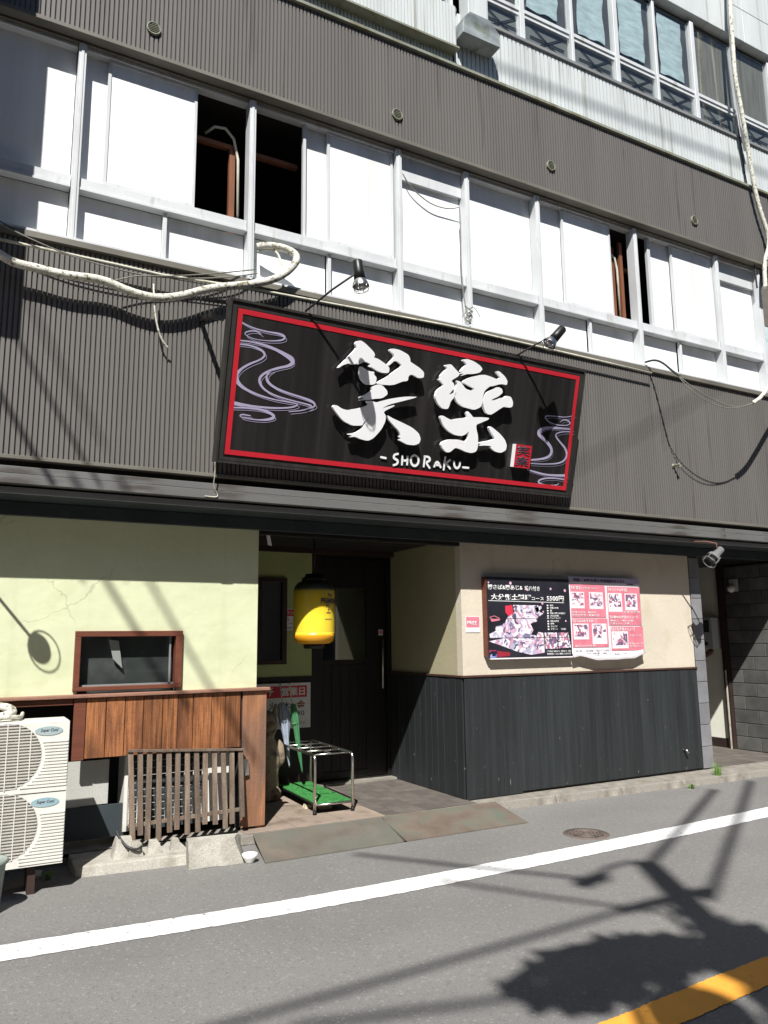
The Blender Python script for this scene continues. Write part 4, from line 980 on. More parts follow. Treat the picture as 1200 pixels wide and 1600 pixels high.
# ------------------------------------------------------------ concrete block, lumps, cup, weeds
def rough(o, amp, seed=0):
    from mathutils import noise
    bm = bmesh.new(); bm.from_mesh(o.data); bmesh.ops.subdivide_edges(bm, edges=bm.edges, cuts=5, use_grid_fill=True)
    for v in bm.verts: v.co += noise.noise_vector(v.co*9+Vector((seed, 0, 0)))*amp
    bm.to_mesh(o.data); bm.free(); return o
o = MB().hexa([(1.64, -.66, ZR), (2.06, -.70, ZR), (2.12, -.56, ZR), (1.66, -.52, ZR), (1.64, -.63, .105), (1.99, -.67, .105), (2.06, -.54, .105), (1.66, -.50, .105)])
o = o.build('concrete_block', CONCP); rough(o, .006); tag(o, 'loose grey concrete block lying on the road edge in front of the lattice', 'block')
for i, (x, y, s_, lab) in enumerate(((1.30, -.34, .065, 'broken pale concrete lump on the kerb at the left foot of the lattice'), (1.45, -.32, .055, 'pale concrete lump on the kerb under the middle of the lattice'), (1.62, -.30, .045, 'small concrete lump on the kerb behind the grey block'), (1.22, -.30, .09, 'tall mortar lump leaning on the lattice at its lower left corner'))):
    o = MB().hexa([(x-s_, y-s_, -.015), (x+s_, y-s_*.8, -.015), (x+s_, y+s_, -.015), (x-s_*.8, y+s_, -.015), (x-s_*.6, y-s_*.6, s_*1.4), (x+s_*.7, y-s_*.5, s_*1.25), (x+s_*.6, y+s_*.6, s_*1.3), (x-s_*.6, y+s_*.6, s_*1.5)]).build('concrete_lump', CONCP)
    rough(o, .016, i*3.3); tag(o, lab, 'rubble', 'rubble lumps on the kerb')
cable('rubber_hose', 'short black hose end lying on the kerb left of the lattice', [(182, 1298, -.28), (188, 1312, -.34), (200, 1325, -.40), (214, 1328, -.42), (222, 1322, -.40)], .010, WIREB)
p = on_z(390, 1348)
o = MB().lathe([(0, .0), (.030, .0), (.034, .008), (.052, .040), (.062, .068), (.058, .068), (.048, .040), (.028, .012), (0, .010)], p, 28).build('bowl', PORC); tag(o, 'small white porcelain bowl standing on the asphalt beside the block', 'bowl')
p = on_z(58, 1372)
o = MB().lathe([(0, .0), (.022, .0), (.030, .05), (.027, .05), (.02, .006), (0, .005)], p, 20).build('cup', PORC); tag(o, 'small white cup on the ground below the large outdoor unit', 'cup')
def weed(p, n, h, spread, label, leafy=True, seed=1):
    rg = random.Random(seed); t = thing('weed', label, 'weed', p); mb = MB(); st = MB()
    for i in range(n):
        a = rg.uniform(0, 6.28); r_ = rg.uniform(.2, 1)*spread; hh = h*rg.uniform(.5, 1)
        b0 = Vector((rg.uniform(-.02, .02), rg.uniform(-.02, .02), 0)); e = Vector((math.cos(a)*r_, math.sin(a)*r_, hh))
        sd_ = Vector((-math.sin(a), math.cos(a), 0))
        wd = .014 if leafy else .004
        m1 = (b0+e)*.5+Vector((0, 0, hh*.15))
        if leafy:
            st.tube([b0, m1, e], .002, 4)
            c_ = e; L_ = .03*rg.uniform(.7, 1.2); u = Vector((math.cos(a), math.sin(a), rg.uniform(-.2, .5))).normalized()
            mb.add([c_-u*L_*.5, c_+sd_*wd, c_+u*L_, c_-sd_*wd], [(0, 1, 2, 3)])
        else:
            mb.add([b0-sd_*wd, b0+sd_*wd, m1+sd_*wd*.8, e, m1-sd_*wd*.8], [(0, 1, 2, 3, 4)])
    mb.build('leaves', LEAF, t)
    if leafy: st.build('stem', LEAF, t)
weed(on_z(183, 1353), 16, .06, .04, 'small bright green weed at the foot of the left kerb', True, 3)
weed(on_z(76, 1374), 12, .05, .03, 'tiny green weed beside the white cup under the outdoor unit', True, 4)
weed(on_z(1122, 1222), 60, .24, .12, 'tuft of grass growing from the kerb by the right hand alcove', False, 5)
weed(on_z(1080, 1232), 30, .07, .10, 'low dry grass in the kerb joint left of the alcove', False, 6)
weed(on_z(1150, 1218), 20, .08, .10, 'low dry grass beside the brown ramp plate', False, 8)
# grey green bin at the far left edge
t = thing('plastic_bin', 'grey green plastic bin mostly outside the left edge of the picture', 'bin', (.235, -.95, ZR))
MB().lathe([(0, .0), (.10, .0), (.105, .01), (.13, .30), (.14, .31), (.14, .33), (.125, .33), (.12, .30), (.095, .02), (0, .02)], (0, 0, 0), 32).build('bin_body', PLASTB, t)
MB().lathe([(.142, .305), (.148, .315), (.142, .325)], (0, 0, 0), 32).build('bin_rim', PLASTB, t)

# ------------------------------------------------------------ UMBRELLA STAND
us = thing('umbrella_stand', 'chrome tube umbrella stand with green turf tray in the entrance', 'umbrella stand', (3.25, .72, 0), rot=(0, 0, R(-2)))
hx, hy, H_ = .195, .56, .535
def bend(a, b, c, r=.05):   # a-b-c with a rounded corner
    a, b, c = Vector(a), Vector(b), Vector(c); d1 = (a-b).normalized(); d2 = (c-b).normalized(); o = []
    for i in range(6):
        t_ = i/5; p1 = b+d1*r; p2 = b+d2*r; o.append(p1*(1-t_)**2+b*2*t_*(1-t_)+p2*t_*t_)
    return o
for s_ in (-1, 1):
    P = [(s_*hx, -hy, .0)]+bend((s_*hx, -hy, 0), (s_*hx, -hy, H_), (s_*hx, hy, H_))+bend((s_*hx, -hy, H_), (s_*hx, hy, H_), (s_*hx, hy, 0))+[(s_*hx, hy, 0)]
    MB().tube(P, .0145, 12).build('side_frame', CHROME, us)
mb = MB()
for i in range(5):
    yy = -hy+.055+i*(2*hy-.11)/4; mb.tube([(-hx, yy, H_), (hx, yy, H_)], .008, 8)
mb.tube([(0, -hy+.055, H_), (0, hy-.055, H_)], .006, 8); mb.build('grid_bar', CHROME, us)
mb = MB().tube([(-hx, -hy, .085), (hx, -hy, .085)], .011, 8).tube([(-hx, hy, .085), (hx, hy, .085)], .011, 8); mb.build('bottom_bar', CHROME, us)
MB().box(-hx+.012, hx-.012, -hy+.01, hy-.01, .075, .093).build('tray', BLACKP, us)
tf = MB().box(-hx+.014, hx-.014, -hy+.014, hy-.014, .0935, .103).build('turf_mat', GRASSG, us)
mb = MB(); rg = random.Random(9)
for i in range(3800):
    x_, y_ = rg.uniform(-hx+.016, hx-.016), rg.uniform(-hy+.016, hy-.016); a = rg.uniform(0, 6.28); dx, dy = .0025*math.cos(a), .0025*math.sin(a)
    mb.add([(x_-dx, y_-dy, .102), (x_+dx, y_+dy, .102), (x_+rg.uniform(-.005, .005), y_+rg.uniform(-.005, .005), .102+rg.uniform(.006, .012))], [(0, 1, 2)])
o = mb.build('turf_blades', GRASSG, us); o['kind'] = 'stuff'
for s_, y_ in ((-1, -hy), (1, -hy), (-1, hy), (1, hy)):
    MB().lathe([(0, 0), (.019, 0), (.019, .03), (.0155, .032)], (s_*hx, y_, 0), 12).build('rubber_foot', BLACKP, us)
for (px, py, lab) in ((484, 1262, 'pale broken brick piece under the left front leg of the umbrella stand'), (508, 1263, 'pale broken brick piece just right of the front leg of the umbrella stand')):
    p = on_z(px, py, 0); s_ = .06
    o = MB().hexa([(p.x-s_, p.y-.03, 0), (p.x+s_, p.y-.04, 0), (p.x+s_, p.y+.04, 0), (p.x-s_, p.y+.05, 0), (p.x-s_*.9, p.y-.02, .035), (p.x+s_*.9, p.y-.035, .025), (p.x+s_, p.y+.03, .03), (p.x-s_*.7, p.y+.04, .04)]).build('brick_piece', FOAM)
    rough(o, .006, px); tag(o, lab, 'brick', 'brick pieces under the umbrella stand')

# umbrellas
def umbrella(name, label, top, tip, m, rmax, hook, loose=False, seed=1, crank=(1, 0, 0)):
    top, tip = Vector(top), Vector(tip); t = thing(name, label, 'umbrella', tip)
    ax = (top-tip); L_ = ax.length; ax.normalize(); a = ax.cross(Vector((0, 1, 0))).normalized(); b = ax.cross(a)
    rg = random.Random(seed); n = 40; prof = [(0, .008), (.06, .012), (.15, .02), (.30, .6), (.5, .88), (.66, 1.0), (.72, .72), (.735, .25)]
    vs = []; rings = [(u, rr if rr > .1 and u > .2 else None, rr) for u, rr in prof]
    for j, (u, rr) in enumerate(prof):
        r0 = rr if u < .2 else rr*rmax
        for k_ in range(n):
            th = 2*math.pi*k_/n; f_ = 1+.26*math.sin(8*th+u*5+seed)*(0 if u < .2 else 1)+(.25*math.sin(th+seed) if u > .4 else 0)
            if loose and .45 < u < .7: f_ *= 1+.9*max(0, math.cos(th-2.6))**3
            vs.append(ax*(u*L_-(.05*f_*L_ if .6 < u < .7 else 0))+(a*math.cos(th)+b*math.sin(th))*r0*f_)
    fs = [(j*n+k_, j*n+(k_+1) % n, (j+1)*n+(k_+1) % n, (j+1)*n+k_) for j in range(len(prof)-1) for k_ in range(n)]
    mb = MB(); mb.add(vs, fs, True); mb.build('canopy', m, t)
    MB().tube([ax*-.02, ax*(.15*L_), ax*(.6*L_), ax*(.96*L_)], .006, 6).build('shaft', CONDUIT, t)
    d_ = Vector(crank); c0 = ax*(.93*L_)
    P = [c0-ax*.10, c0]+[c0+ax*(.0)+d_*hook*(1-math.cos(i*math.pi/6))+ax*hook*1.1*math.sin(i*math.pi/6) for i in range(1, 7)]
    MB().tube(P, .0085, 8).build('handle', m if loose else CONDUIT, t)
    MB().tube([ax*(.52*L_)+(a*math.cos(i*math.pi/10)+b*math.sin(i*math.pi/10))*rmax*1.05 for i in range(21)], .005, 5).build('strap', m, t)
pt = on_y(437, 1062, 1.05); pb = on_y(452, 1196, 1.05)
umbrella('umbrella', 'pale blue loosely rolled umbrella standing in the back of the chrome stand, left one', pt, pb, UMBB, .042, .012, True, 2, (.5, .8, 0))
pt = on_y(451, 1062, .98); pb = on_y(472, 1204, .98)
umbrella('umbrella', 'green rolled umbrella with a curved metal handle in the chrome stand, right one', pt, pb, UMBG, .034, .026, False, 5, (1, 0, 0))

# statue at the foot of the wall
t = thing('stone_statue', 'weathered brown stone animal statue half hidden behind the corner post', 'statue', (2.86, 1.02, 0))
prof = [(0, 0), (.13, 0), (.14, .05), (.12, .10), (.13, .20), (.125, .30), (.15, .36), (.155, .45), (.135, .55), (.10, .62), (.085, .66), (.11, .70), (.125, .77), (.11, .84), (.07, .89), (0, .90)]
mb = MB().lathe(prof, (0, 0, 0), 28)
for sx in (-1, 1):
    mb.lathe([(0, -.07), (.04, -.03), (.035, .02), (0, .07)], (sx*.09, -.02, .89), 10)
    mb.lathe([(0, -.14), (.05, -.09), (.055, 0), (.04, .10), (0, .14)], (sx*.14, -.05, .47), 12)
    mb.lathe([(0, -.08), (.06, -.03), (.06, .03), (0, .08)], (sx*.07, -.10, .08), 12)
mb.lathe([(0, -.05), (.045, -.02), (.045, .02), (0, .05)], (0, -.12, .75), 12, (0, -1, 0))
o = mb.build('statue_body', STONE, t); 
from mathutils import noise as _nz
for v in o.data.vertices: v.co += _nz.noise_vector(v.co*9)*.03
sb = o.modifiers.new('smooth', 'SUBSURF'); sb.levels = 1; sb.render_levels = 1

# ------------------------------------------------------------ LANTERN
ln = thing('paper_lantern', 'yellow cylindrical lantern with dark top hanging in the entrance', 'lantern', (3.10, .35, 1.585))
prof = [(.10, -.005), (.15, .0), (.19, .025), (.203, .07), (.205, .10)]
nr = 22
for i in range(nr*2):
    z_ = .10+i*.42/(nr*2); prof.append((.205+(.0045 if i % 2 else -.001), z_))
prof += [(.205, .53), (.195, .57), (.165, .605), (.12, .62)]
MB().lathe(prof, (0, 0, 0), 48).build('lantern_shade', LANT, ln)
MB().lathe([(0, -.05), (.095, -.05), (.105, -.03), (.105, .0), (0, .0)], (0, 0, 0), 32).build('bottom_ring', BLACKP, ln)
MB().lathe([(0, .62), (.125, .615), (.125, .65), (.09, .665), (.09, .69), (0, .69)], (0, 0, 0), 32).build('top_ring', BLACKP, ln)
MB().tube([(0, 0, .69), (0, 0, 1.12)], .008, 8).build('hanging_rod', BLACKP, ln)
def wrap(o, cx, rad, az):      # bend flat lettering round the lantern
    for v in o.data.vertices:
        pass
def lantern_text(body, z_, h, w, az0):
    o = text('lettering', body, DGREYP, ln, (0, 0, 0), w=w, h=h, depth=.0006, bold=.03)
    bm = bmesh.new(); bm.from_mesh(o.data); bm.to_mesh(o.data); bm.free()
    for v in o.data.vertices:
        a = az0+(v.co.x-w/2)/.2165; zz = z_+v.co.y
        v.co = (.2115*math.sin(a), -.2115*math.cos(a), zz)
    o.rotation_euler = (0, 0, 0)
    for md in list(o.modifiers): o.modifiers.remove(md)
lantern_text('The', .455, .032, .06, .42)
lantern_text('PREMIUM', .388, .055, .22, .42)
lantern_text("MALT'S", .362, .018, .07, .34)
lantern_text('♦', .315, .028, .02, .34)
lantern_text('——', .297, .006, .06, .34)
lantern_text('———', .232, .007, .10, .34)

# ------------------------------------------------------------ MENU BOARDS
def board_fn(x0, z0, W_, H_, y):
    return lambda u, v, h: (x0+u*W_, y-h, z0+v*H_)
bd = thing('menu_board', 'black menu board with white headline and seafood photo on the beige wall', 'menu board', (4.91, 0, 1.40))
BW, BH = 1.165, .875
MB().box(0, .022, -.075, -.001, .03, BH-.02).box(0, BW, -.060, -.001, BH-.025, BH).build('wooden_frame', BRTRIM, bd)
sh = MB().box(.010, BW, -.080, -.0605, .012, BH-.003).build('poster_sheet', POSTBK, bd)
MB().box(.03, BW+.01, -.083, -.060, -.004, .010).build('white_edge', POSTW, bd)
MB().box(.03, BW-.02, -.0605, -.058, .02, BH-.05).build('board', BRTRIM, bd)
def B1(cx, cy): return ((cx-265)/870*BW, (1140-cy)/870*BH)
def bt(body, cx, cy0, cy1, w_, m=WHITEP, bold=.02, par=bd, F=B1, y=-.0812, sc=870, WW=BW, HH=BH):
    u, v = F(cx, cy1); return text('lettering', body, m, par, (u, y, v), w=w_/sc*WW, h=(cy1-cy0)/sc*HH, bold=bold, depth=.0008)
bt('関さば&関あじ&', 285, 355, 410, 350); bt('城八付き', 655, 360, 415, 160)
bt('大分郷土料理', 310, 455, 520, 410, bold=.035); bt('コース', 725, 480, 515, 130); bt('5500円', 885, 462, 525, 185, bold=.03)
def bpoly(pts, m, name='photo_print', par=bd, F=B1, y=-.0806, th=.0008):
    q = [F(*p) for p in pts]; return MB().prism(q, lambda u, v, h: (u, y-h, v), 0, th).build(name, m, par)
bpoly([(285, 524), (1070, 534), (1070, 540), (285, 530)], WHITEP, 'underline')
bpoly([(450, 580), (520, 570), (530, 660), (480, 690), (450, 650)], REDP)
bpoly([(530, 570), (790, 570), (800, 640), (840, 660), (780, 700), (770, 745), (700, 770), (730, 840), (700, 890), (760, 900), (780, 860), (830, 870), (835, 920), (290, 925), (285, 880), (340, 850), (350, 800), (400, 790), (440, 760), (470, 700), (500, 680), (540, 650)], FOOD1)
bpoly([(275, 955), (420, 925), (838, 928), (838, 1085), (700, 1105), (560, 1070), (420, 1010)], FOOD1)
bpoly([(290, 700), (340, 685), (395, 715), (390, 735), (310, 750)], PINKP); bpoly([(298, 702), (340, 692), (382, 716), (330, 722)], POSTBK, y=-.0816)
bpoly([(755, 600), (820, 575), (825, 600), (770, 660)], FOOD1)
for k, (cx, cy) in enumerate(((290, 335), (930, 385), (1085, 400), (840, 640), (680, 400), (510, 335), (1080, 740), (835, 548))):
    r_ = 9+3*(k % 3); bpoly([(cx+r_*math.cos(a)*.9, cy+r_*math.sin(a)*1.2) for a in (0, 1, 2, 3, 4, 5)], mat('petal_print', (.75, .45, .6), .5), 'petal_print', y=-.0818)
bpoly([(845, 868), (978, 868), (980, 1045), (850, 1045)], FOOD2); bpoly([(990, 868), (1100, 868), (1125, 1035), (990, 1040)], FOOD2)
bpoly([(280, 1045), (350, 1050), (350, 1125), (285, 1125)], SPLOTCH); bpoly([(355, 1055), (480, 1075), (480, 1110), (355, 1122)], mat('dark_red_print', (.30, .02, .04), .5), 'photo_print')
its = ['前菜', '椀物の吸物', '鍋', '関あじ関さば活造り', '本日の焼物', 'りゅうきゅう', '地鶏の唐揚', '酢物', 'だんご汁', 'デザート　（日替）']
ys_ = [570, 598, 628, 656, 685, 712, 743, 771, 801, 831]
for s_, y_ in zip(its, ys_):
    bpoly([(890+10*math.cos(a), y_+10*math.sin(a)) for a in (0, 1, 2, 3, 4, 5)], WHITEP, 'bullet')
    bt(s_, 915, y_-11, y_+10, 18*len(s_), bold=.02)
bt('ご予約は二名様より・前日まで・税込', 862, 1062, 1082, 262); bt('秋の味覚コースもご用意しております', 862, 1090, 1112, 258)
for y_ in (713, 918): bpoly([(255, y_), (1120, y_+2), (1120, y_+6), (255, y_+4)], DGREYP, 'fold_line', y=-.0822, th=.001)
# second board
b2_ = thing('menu_board', 'pink and white delivery menu sheet with curled lower edge, right of the black board', 'menu board', (6.085, 0, 1.40))
CW, CH = 1.13, .90
def B2(cx, cy): return ((cx-135)/905*CW, (1125-cy)/905*CH)
# curved paper sheet
nx, nz = 24, 16; vs = []
edge = [(155, 1130), (200, 1112), (280, 1130), (415, 1170), (540, 1165), (655, 1168), (760, 1160), (895, 1158), (980, 1120), (1060, 1090)]
def lowedge(cx):
    for a, b in zip(edge, edge[1:]):
        if a[0] <= cx <= b[0]: return a[1]+(b[1]-a[1])*(cx-a[0])/(b[0]-a[0])
    return edge[0][1] if cx < 155 else 1090
for j in range(nz+1):
    for i in range(nx+1):
        cx = 135+i*(1038-135)/nx; top_ = 205+(cx-135)*.025; cy = top_+(lowedge(cx)-top_)*j/nz
        u, v = B2(cx, cy); t_ = j/nz
        vs.append((u, -.062-.055*max(0, (t_-.93)/.07)**1.5*.6, v))
fs = [(j*(nx+1)+i, j*(nx+1)+i+1, (j+1)*(nx+1)+i+1, (j+1)*(nx+1)+i) for j in range(nz) for i in range(nx)]
mb = MB(); mb.add(vs, fs, True); sh = mb.build('poster_sheet', POSTW, b2_); sd_ = sh.modifiers.new('thickness', 'SOLIDIFY'); sd_.thickness = .0015; sd_.offset = -1
MB().box(.01, CW-.02, -.058, -.001, .06, CH-.012).build('board', GREYBD, b2_)
def sheet_y(cy): 
    t_ = max(0, min(1, (cy-215)/(1130-215))); return -.0660
def p2(x0, y0, x1, y1, m, name='printed_panel', dy=0.0):
    yy = min(sheet_y(y1), sheet_y(y0))
    u0, v0 = B2(x0, y1); u1, v1 = B2(x1, y0)
    return MB().hexa([(u0, sheet_y(y1)-dy-.0008, v0), (u1, sheet_y(y1)-dy-.0008, v0), (u1, sheet_y(y1)-dy, v0), (u0, sheet_y(y1)-dy, v0), (u0, sheet_y(y0)-dy-.0008, v1), (u1, sheet_y(y0)-dy-.0008, v1), (u1, sheet_y(y0)-dy, v1), (u0, sheet_y(y0)-dy, v1)]).build(name, m, b2_)
def t2(body, x0, y0, y1, w_, m=WHITEP, bold=.02):
    u, v = B2(x0, y1); return text('lettering', body, m, b2_, (u, sheet_y(y1)-.0022, v), w=w_/905*CW, h=(y1-y0)/905*CH, bold=bold, depth=.0006)
p2(137, 212, 1035, 270, MAUVE)
t2('宅配・お持ち帰り弁当始めました！', 190, 228, 268, 640, DGREYP, .03); t2('〜shoraku〜', 850, 268, 290, 120, DGREYP)
for r_ in ((150, 300, 578, 678), (607, 315, 1030, 640), (607, 642, 1030, 770), (150, 690, 590, 1020), (625, 785, 1045, 1065)):
    p2(*r_, PINKP)
for r_ in ((150, 385, 315, 575), (375, 385, 548, 580), (612, 390, 790, 610), (828, 390, 992, 590), (165, 750, 348, 930), (390, 750, 572, 985), (632, 840, 842, 1040)):
    p2(*r_, POSTW, 'photo_border', .001)
    p2(r_[0]+12, r_[1]+12, r_[2]-12, r_[1]+12+min(150, (r_[3]-r_[1])-45), FOOD2, 'photo_print', .002)
t2('【定番】', 160, 318, 355, 110); t2('お弁当各種ございます', 285, 330, 350, 200, bold=.01); t2('【オリジナル弁当】', 620, 330, 368, 245)
t2('【お魚のお弁当メニュー】', 625, 655, 690, 355); t2('【おつまみおすすめ！】', 165, 700, 738, 285); t2('【お子様弁当メニュー】', 632, 795, 835, 300)
for (x_, y_, w_, s_) in ((160, 610, 290, '日替り弁当　幕の内'), (160, 642, 330, '唐揚げ弁当・焼魚弁当'), (628, 705, 300, '関あじ・関さば重'), (628, 738, 240, '海鮮ちらし　各種'), (175, 992, 250, '盛り合わせ各種'), (860, 975, 170, '特製ハンバーグ'), (860, 1005, 160, 'お子様ランチ'), (860, 880, 150, 'デザート付'), (805, 600, 210, '季節の弁当')):
    t2(s_, x_, y_, y_+22, w_, bold=.015)
for (x_, y_, w_, s_) in ((180, 1050, 80, '笑楽'), (305, 1050, 305, '受付時間　十時より二十時まで'), (310, 1080, 320, '定休日　毎週日曜日　お電話ください'), (370, 1108, 120, '詳しくは店員まで'), (660, 1095, 200, '配達は二千円より'), (660, 1125, 150, '地域限定')):
    t2(s_, x_, y_, y_+18, w_, DGREYP, .0)

# stickers and posters
p0 = on_y(727, 963, -.003); p1 = on_y(750, 988, -.003)
t = thing('wall_sticker', 'small red and white sticker on the beige wall left of the black menu board', 'sticker', (p0.x, -.003, p1.z))
W_, H_ = p1.x-p0.x, p0.z-p1.z
MB().box(0, W_, -.003, 0, 0, H_).build('paper', POSTW, t)
MB().box(.008, W_-.008, -.0045, -.0032, H_*.32, H_-.006).build('red_panel', PINKP, t)
text('lettering', 'FREE', WHITEP, t, (.022, -.0047, H_*.46), w=W_*.68, h=H_*.24, bold=.03)
p0 = on_y(445, 951, 1.478); p1 = on_y(464, 985, 1.478)
t = thing('paper_notice', 'small white notice with a red heading on the olive wall behind the lantern', 'notice', (p0.x, 1.478, p1.z)); W_, H_ = .16, p0.z-p1.z
MB().box(0, W_, -.003, 0, 0, H_).build('paper', POSTW, t); MB().box(.012, W_-.01, -.0045, -.0032, H_*.66, H_-.012).build('red_panel', REDP, t)
text('lettering', 'ランチ', WHITEP, t, (.02, -.005, H_*.72), w=W_*.8, h=H_*.17, bold=.02); text('lettering', '月・水', DGREYP, t, (.015, -.004, H_*.42), w=W_*.8, h=H_*.17); text('lettering', '〜', DGREYP, t, (.05, -.004, H_*.3), w=W_*.3); text('lettering', '営業中', DGREYP, t, (.02, -.004, H_*.08), w=W_*.5, h=H_*.08)
p0 = on_y(404, 1068, 1.46); p1 = on_y(485, 1066, 1.46); p2_ = on_y(485, 1136, 1.46)
t = thing('lunch_poster', 'white lunch opening days poster with a red band behind the umbrellas', 'poster', (p0.x-.08, 1.462, p2_.z)); W_, H_ = p1.x-p0.x+.08, p1.z-p2_.z
MB().box(0, W_, -.006, 0, 0, H_).build('paper', POSTW, t); MB().box(.02, W_-.045, -.0075, -.0062, H_*.68, H_-.03).build('red_band', REDP, t)
text('lettering', 'ランチ', WHITEP, t, (.045, -.008, H_*.72), w=W_*.30, h=H_*.19, bold=.025); text('lettering', '営業日', WHITEP, t, (W_*.50, -.008, H_*.72), w=W_*.40, h=H_*.19, bold=.025)
text('lettering', '月・火・木・', DGREYP, t, (.03, -.0075, H_*.42), w=W_*.68, h=H_*.17, bold=.015); text('lettering', '金', GOLDP, t, (W_*.76, -.0075, H_*.42), w=W_*.15, h=H_*.19, bold=.02)
text('lettering', '11:00〜13:30', DGREYP, t, (.10, -.0075, H_*.28), w=W_*.75, h=H_*.10); text('lettering', 'ラストオーダー　ランチタイム', DGREYP, t, (.08, -.0075, H_*.08), w=W_*.8, h=H_*.07)
p0 = on_y(590, 985, 1.555); t = thing('door_sticker', 'tiny pink and white sticker on the dark door above its handle', 'sticker', (4.475, 1.558, p0.z-.06))
MB().box(0, .06, -.002, 0, 0, .07).build('paper', POSTW, t); MB().box(.006, .054, -.0032, -.0022, .02, .06).build('pink_panel', PINKP, t)
p0 = on_y(418, 838, .1); t = thing('hanging_tag', 'small white paper tag hanging from the beam at the top left of the entrance', 'tag', (p0.x, .03, p0.z))
MB().hexa([(-.02, 0, -.09), (.02, .0, -.10), (.02, .004, -.10), (-.02, .004, -.09), (-.035, 0, .0), (.0, 0, .0), (.0, .004, .0), (-.035, .004, .0)]).build('paper', POSTW, t)
MB().tube([(-.02, .002, 0), (-.02, .002, .06)], .0015, 5).build('string', WIREG, t)
# meter box and little lamp in the alcove
t = thing('meter_box', 'grey metal meter box mounted on the alcove wall beside the tile column', 'meter box', (9.93, 1.24, 1.45))
bevel(MB().box(-.12, .065, -.22, .20, -.02, .44).build('box_body', GREYMET, t), .006)
MB().box(-.126, -.1202, .00, .14, .22, .40).box(-.126, -.1202, -.17, -.05, .22, .40).box(-.126, -.1202, -.13, .02, .03, .08).build('box_window', SLATE, t)
t = thing('wall_lamp', 'small round glass wall lamp glinting in the dark top of the alcove', 'lamp', (9.99, .72, 2.28))
MB().box(-.02, .0, -.07, .07, -.02, .16).build('lamp_plate', GREYMET, t)
MB().lathe([(0, -.06), (.045, -.04), (.06, 0), (.045, .04), (0, .06)], (-.07, 0, .02), 20).build('lamp_globe', PORC, t)
o = MB().tube([(9.98, 1.20, 1.40), (9.90, 1.18, 1.36), (9.90, 1.25, 1.33), (9.96, 1.3, 1.36)], .035, 10).build('valve', RUST); tag(o, 'small brown pipe valve under the meter box in the alcove', 'valve')
# knot hook on black planks
t = thing('tap_fitting', 'small black metal fitting low on the black boards near the tile column', 'fitting', on_y(1069, 1172, -.02))
MB().tube([(0, .01, 0), (0, -.04, 0), (.02, -.05, -.03)], .012, 8).build('fitting_body', CHROME, t)
MB().lathe([(0, 0), (.025, 0), (.025, .008), (0, .008)], (0, .004, 0), 12, (0, -1, 0)).build('fitting_plate', BLACKP, t)

# ------------------------------------------------------------ things outside the frame that cast the shadows seen
bs = thing('projecting_sign', 'tall blade sign projecting from the front just left of the picture', 'projecting sign', (-.30, -.87, 5.05))
bevel(MB().box(-.10, .05, -.44, .40, 0, 3.2).build('sign_case', SIGNS, bs), .02)
MB().box(-.03, .0, .39, .46, .4, .46).box(-.03, .0, .39, .46, 2.6, 2.66).build('bracket', BLACKP, bs)
# utility pole across the road
d0 = Vector((0.61, 1.0, -1.34))
tip = Vector((4.72, -2.30, ZR)) - d0*7.6
pole = thing('utility_pole', 'concrete utility pole with transformers standing behind the viewer', 'utility pole', (tip.x, tip.y, ZR))
Hp = tip.z-ZR
MB().tube([(0, 0, 0), (0, 0, Hp)], [.17, .10], 20).build('pole_shaft', CONC, pole)
MB().box(-.55, .28, -.04, .04, Hp-.9, Hp-.82).build('cross_arm', RUST, pole); MB().box(-.6, .35, -.04, .04, Hp-1.7, Hp-1.62).build('cross_arm', RUST, pole)
for sx, zz in ((-.52, Hp-3.15), (.36, Hp-2.9)):
    MB().lathe([(0, 0), (.24, 0), (.25, .05), (.25, .75), (.22, .82), (0, .85)], (sx, .0, zz), 24).build('transformer', GREYMET, pole)
MB().box(-.2, .35, -.15, .15, Hp-2.2, Hp-1.75).build('switch_box', GREYMET, pole)
MB().tube([(0, 0, Hp), (-.12, 0, Hp+.14), (-.35, .0, Hp+.12), (-.52, 0, Hp-.02)], .03, 10).build('lamp_arm', GREYMET, pole)
MB().tube([(-.42, 0, Hp-.06), (-.50, 0, Hp-.06), (-.70, 0, Hp-.16), (-.74, 0, Hp-.2)], [.03, .07, .08, .03], 12).build('lamp_head', GREYMET, pole)
rg = random.Random(2); mb = MB()
for i in range(8):
    P = [Vector((.16*math.cos(a+i)+rg.uniform(-.05, .05), .16*math.sin(a+i), Hp-1.0-i*.28-a*.05)) for a in [k*.7 for k in range(9)]]
    mb.tube(P, .03, 6)
mb.build('cable_coil', WIREB, pole)
# made-up leafy crown, shaped to cast the blob of shadow on the road
def leaf_crown(cen, rad, n, seed):
    rg = random.Random(seed); mb = MB()
    for i in range(n):
        while True:
            v = Vector((rg.uniform(-1, 1), rg.uniform(-1, 1), rg.uniform(-1, 1)))
            if v.length < 1 and _nz.noise(v*2.2+Vector((seed, 0, 0))) > -.05: break
        p = cen+Vector((v.x*rad[0], v.y*rad[1], v.z*rad[2])); s_ = rg.uniform(.07, .15)
        a = Vector((rg.gauss(0, 1), rg.gauss(0, 1), rg.gauss(0, 1))).normalized(); b = a.orthogonal().normalized()
        mb.add([p-a*s_, p+b*s_*.5, p+a*s_, p-b*s_*.5], [(0, 1, 2, 3)])
    return mb
tr = thing('shadow_tree', 'unseen leafy tree behind the viewer, added to cast the road shadow', 'tree', (-1.9, -9.9, ZR))
cc = Vector((3.12, -3.55, ZR))-d0*5.1
tr.location = (cc.x-.5, cc.y-.5, ZR)
loc0 = Vector(tr.location)
mb = leaf_crown(cc-loc0, (.66, .18, .36), 620, 4); mb.build('crown', LEAF, tr)
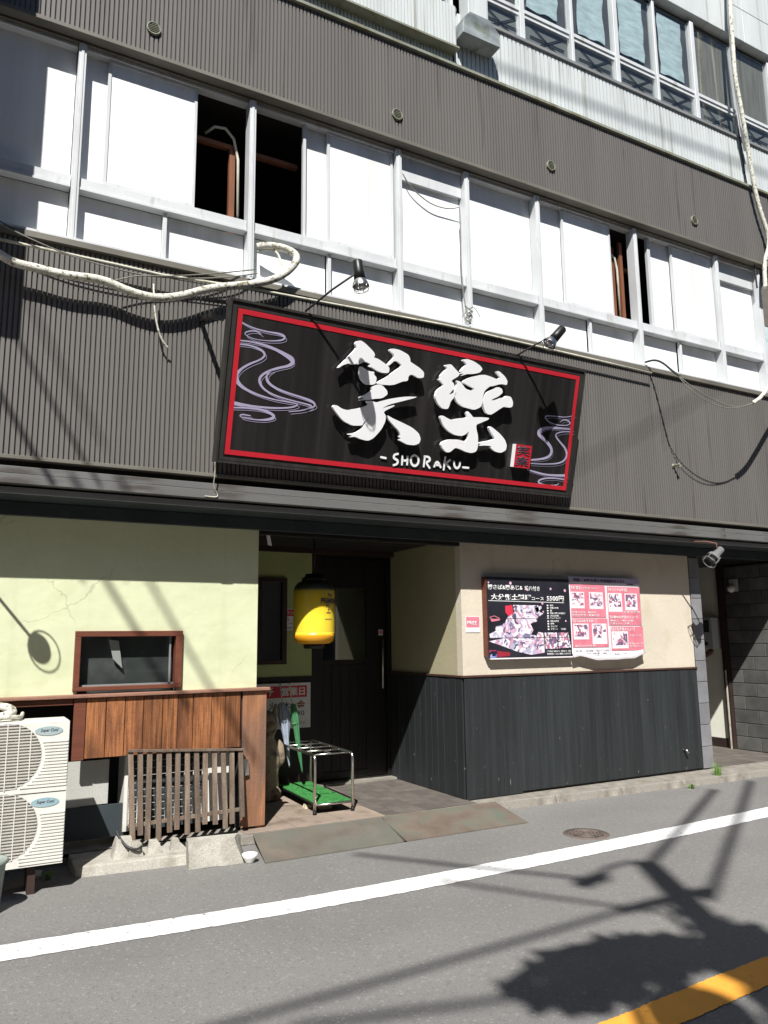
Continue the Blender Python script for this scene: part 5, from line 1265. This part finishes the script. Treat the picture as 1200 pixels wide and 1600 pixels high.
MB().tube([(0, 0, 0), (.1, .1, 3.0), (.3, .3, 5.0), tuple(cc-loc0)], [.10, .07, .05, .02], 10).build('trunk', LATT, tr)
# overhead wires : each passes through the sun rays of its own shadow
def wire(S1, S2, t1, t2_, r=.012, ext=.0, label='', ex2=None):
    a = Vector(S1)-d0*t1; b = Vector(S2)-d0*t2_
    a2 = a+(a-b)*ext; b2 = b+(b-a)*(ext if ex2 is None else ex2)
    o = MB().tube([a2, (a2+b2)/2+Vector((0, 0, -.02)), b2], r, 8).build('overhead_wire', WIREB)
    return tag(o, label, 'overhead wire', 'overhead wires crossing the street above the viewer')
G = lambda px, py: on_z(px, py); V_ = lambda px, py: on_y(px, py, YF); W0 = lambda px, py: on_y(px, py, 0)
wire(V_(0, 610), V_(78, 752), 4.0, 3.5, .021, 1.0, 'thick overhead wire whose shadow is the leftmost dark diagonal on the ribbed wall', .12)
wire(V_(20, 512), V_(150, 752), 4.3, 3.8, .015, .8, 'overhead wire casting the second diagonal shadow left of the sign', .08)
wire(V_(60, 500), V_(165, 700), 7.5, 7.0, .012, .3, 'thin overhead wire casting a faint diagonal left of the sign', 0)
wire(W0(160, 898), W0(215, 985), 5.6, 5.5, .024, .12, 'thick overhead wire casting the shadow onto the small brown window', 1.6)
wire(W0(228, 898), W0(330, 1074), 6.4, 6.2, .020, .1, 'overhead wire casting the diagonal shadow right of the small brown window', .75)
wire(G(560, 1335), G(945, 1376), 7.8, 7.5, .028, .02, 'overhead wire leaving the lamp arm of the utility pole')
wire(G(690, 1376), G(1030, 1425), 8.4, 7.4, .024, .02, 'overhead wire second above the road by the pole')
wire(G(560, 1540), G(1008, 1412), 7.4, 7.4, .030, .8, 'thick overhead wire running along the street over the line', .0)
wire(G(1012, 1353), G(1115, 1235), 7.5, 8.2, .042, .02, 'thick service cable from the pole top towards the building')
wire(G(1110, 1400), G(1172, 1222), 7.2, 8.3, .040, .02, 'second service cable from the transformer towards the building')
wire(G(560, 1590), G(880, 1545), 7.6, 7.6, .030, .3, 'lowest overhead wire over the middle of the road')
wire(on_y(770, 105, YF), on_y(1200, 277, YF), 7.6, 7.6, .022, .1, 'thick overhead wire parallel to the front casting the band on the pale ribs')
wire(V_(880, 740), V_(1110, 610), 9.5, 9.0, .011, .1, 'overhead wire casting the faint band right of the sign')

# the far side of the street, unseen: reflected, and made tall and dark to cut sky fill
oh = thing('opposite_house', 'plain rendered house across the street behind the viewer', 'house', (6, -12, ZR))
MB().box(-26, 26, -6, 0, 0, 9.6).build('wall', FARW, oh)
MB().box(-26.3, 26.3, -6.3, .3, 9.6, 9.8).build('roof', SLATE, oh)
for i in range(9):
    wq = MB().box(-12+i*3, -10.6+i*3, .0, .05, 1.0, 2.4).build('window', GREYMET, oh)
    MB().box(-11.92+i*3, -10.68+i*3, .05, .06, 1.08, 2.32).build('pane', SLATE, wq)
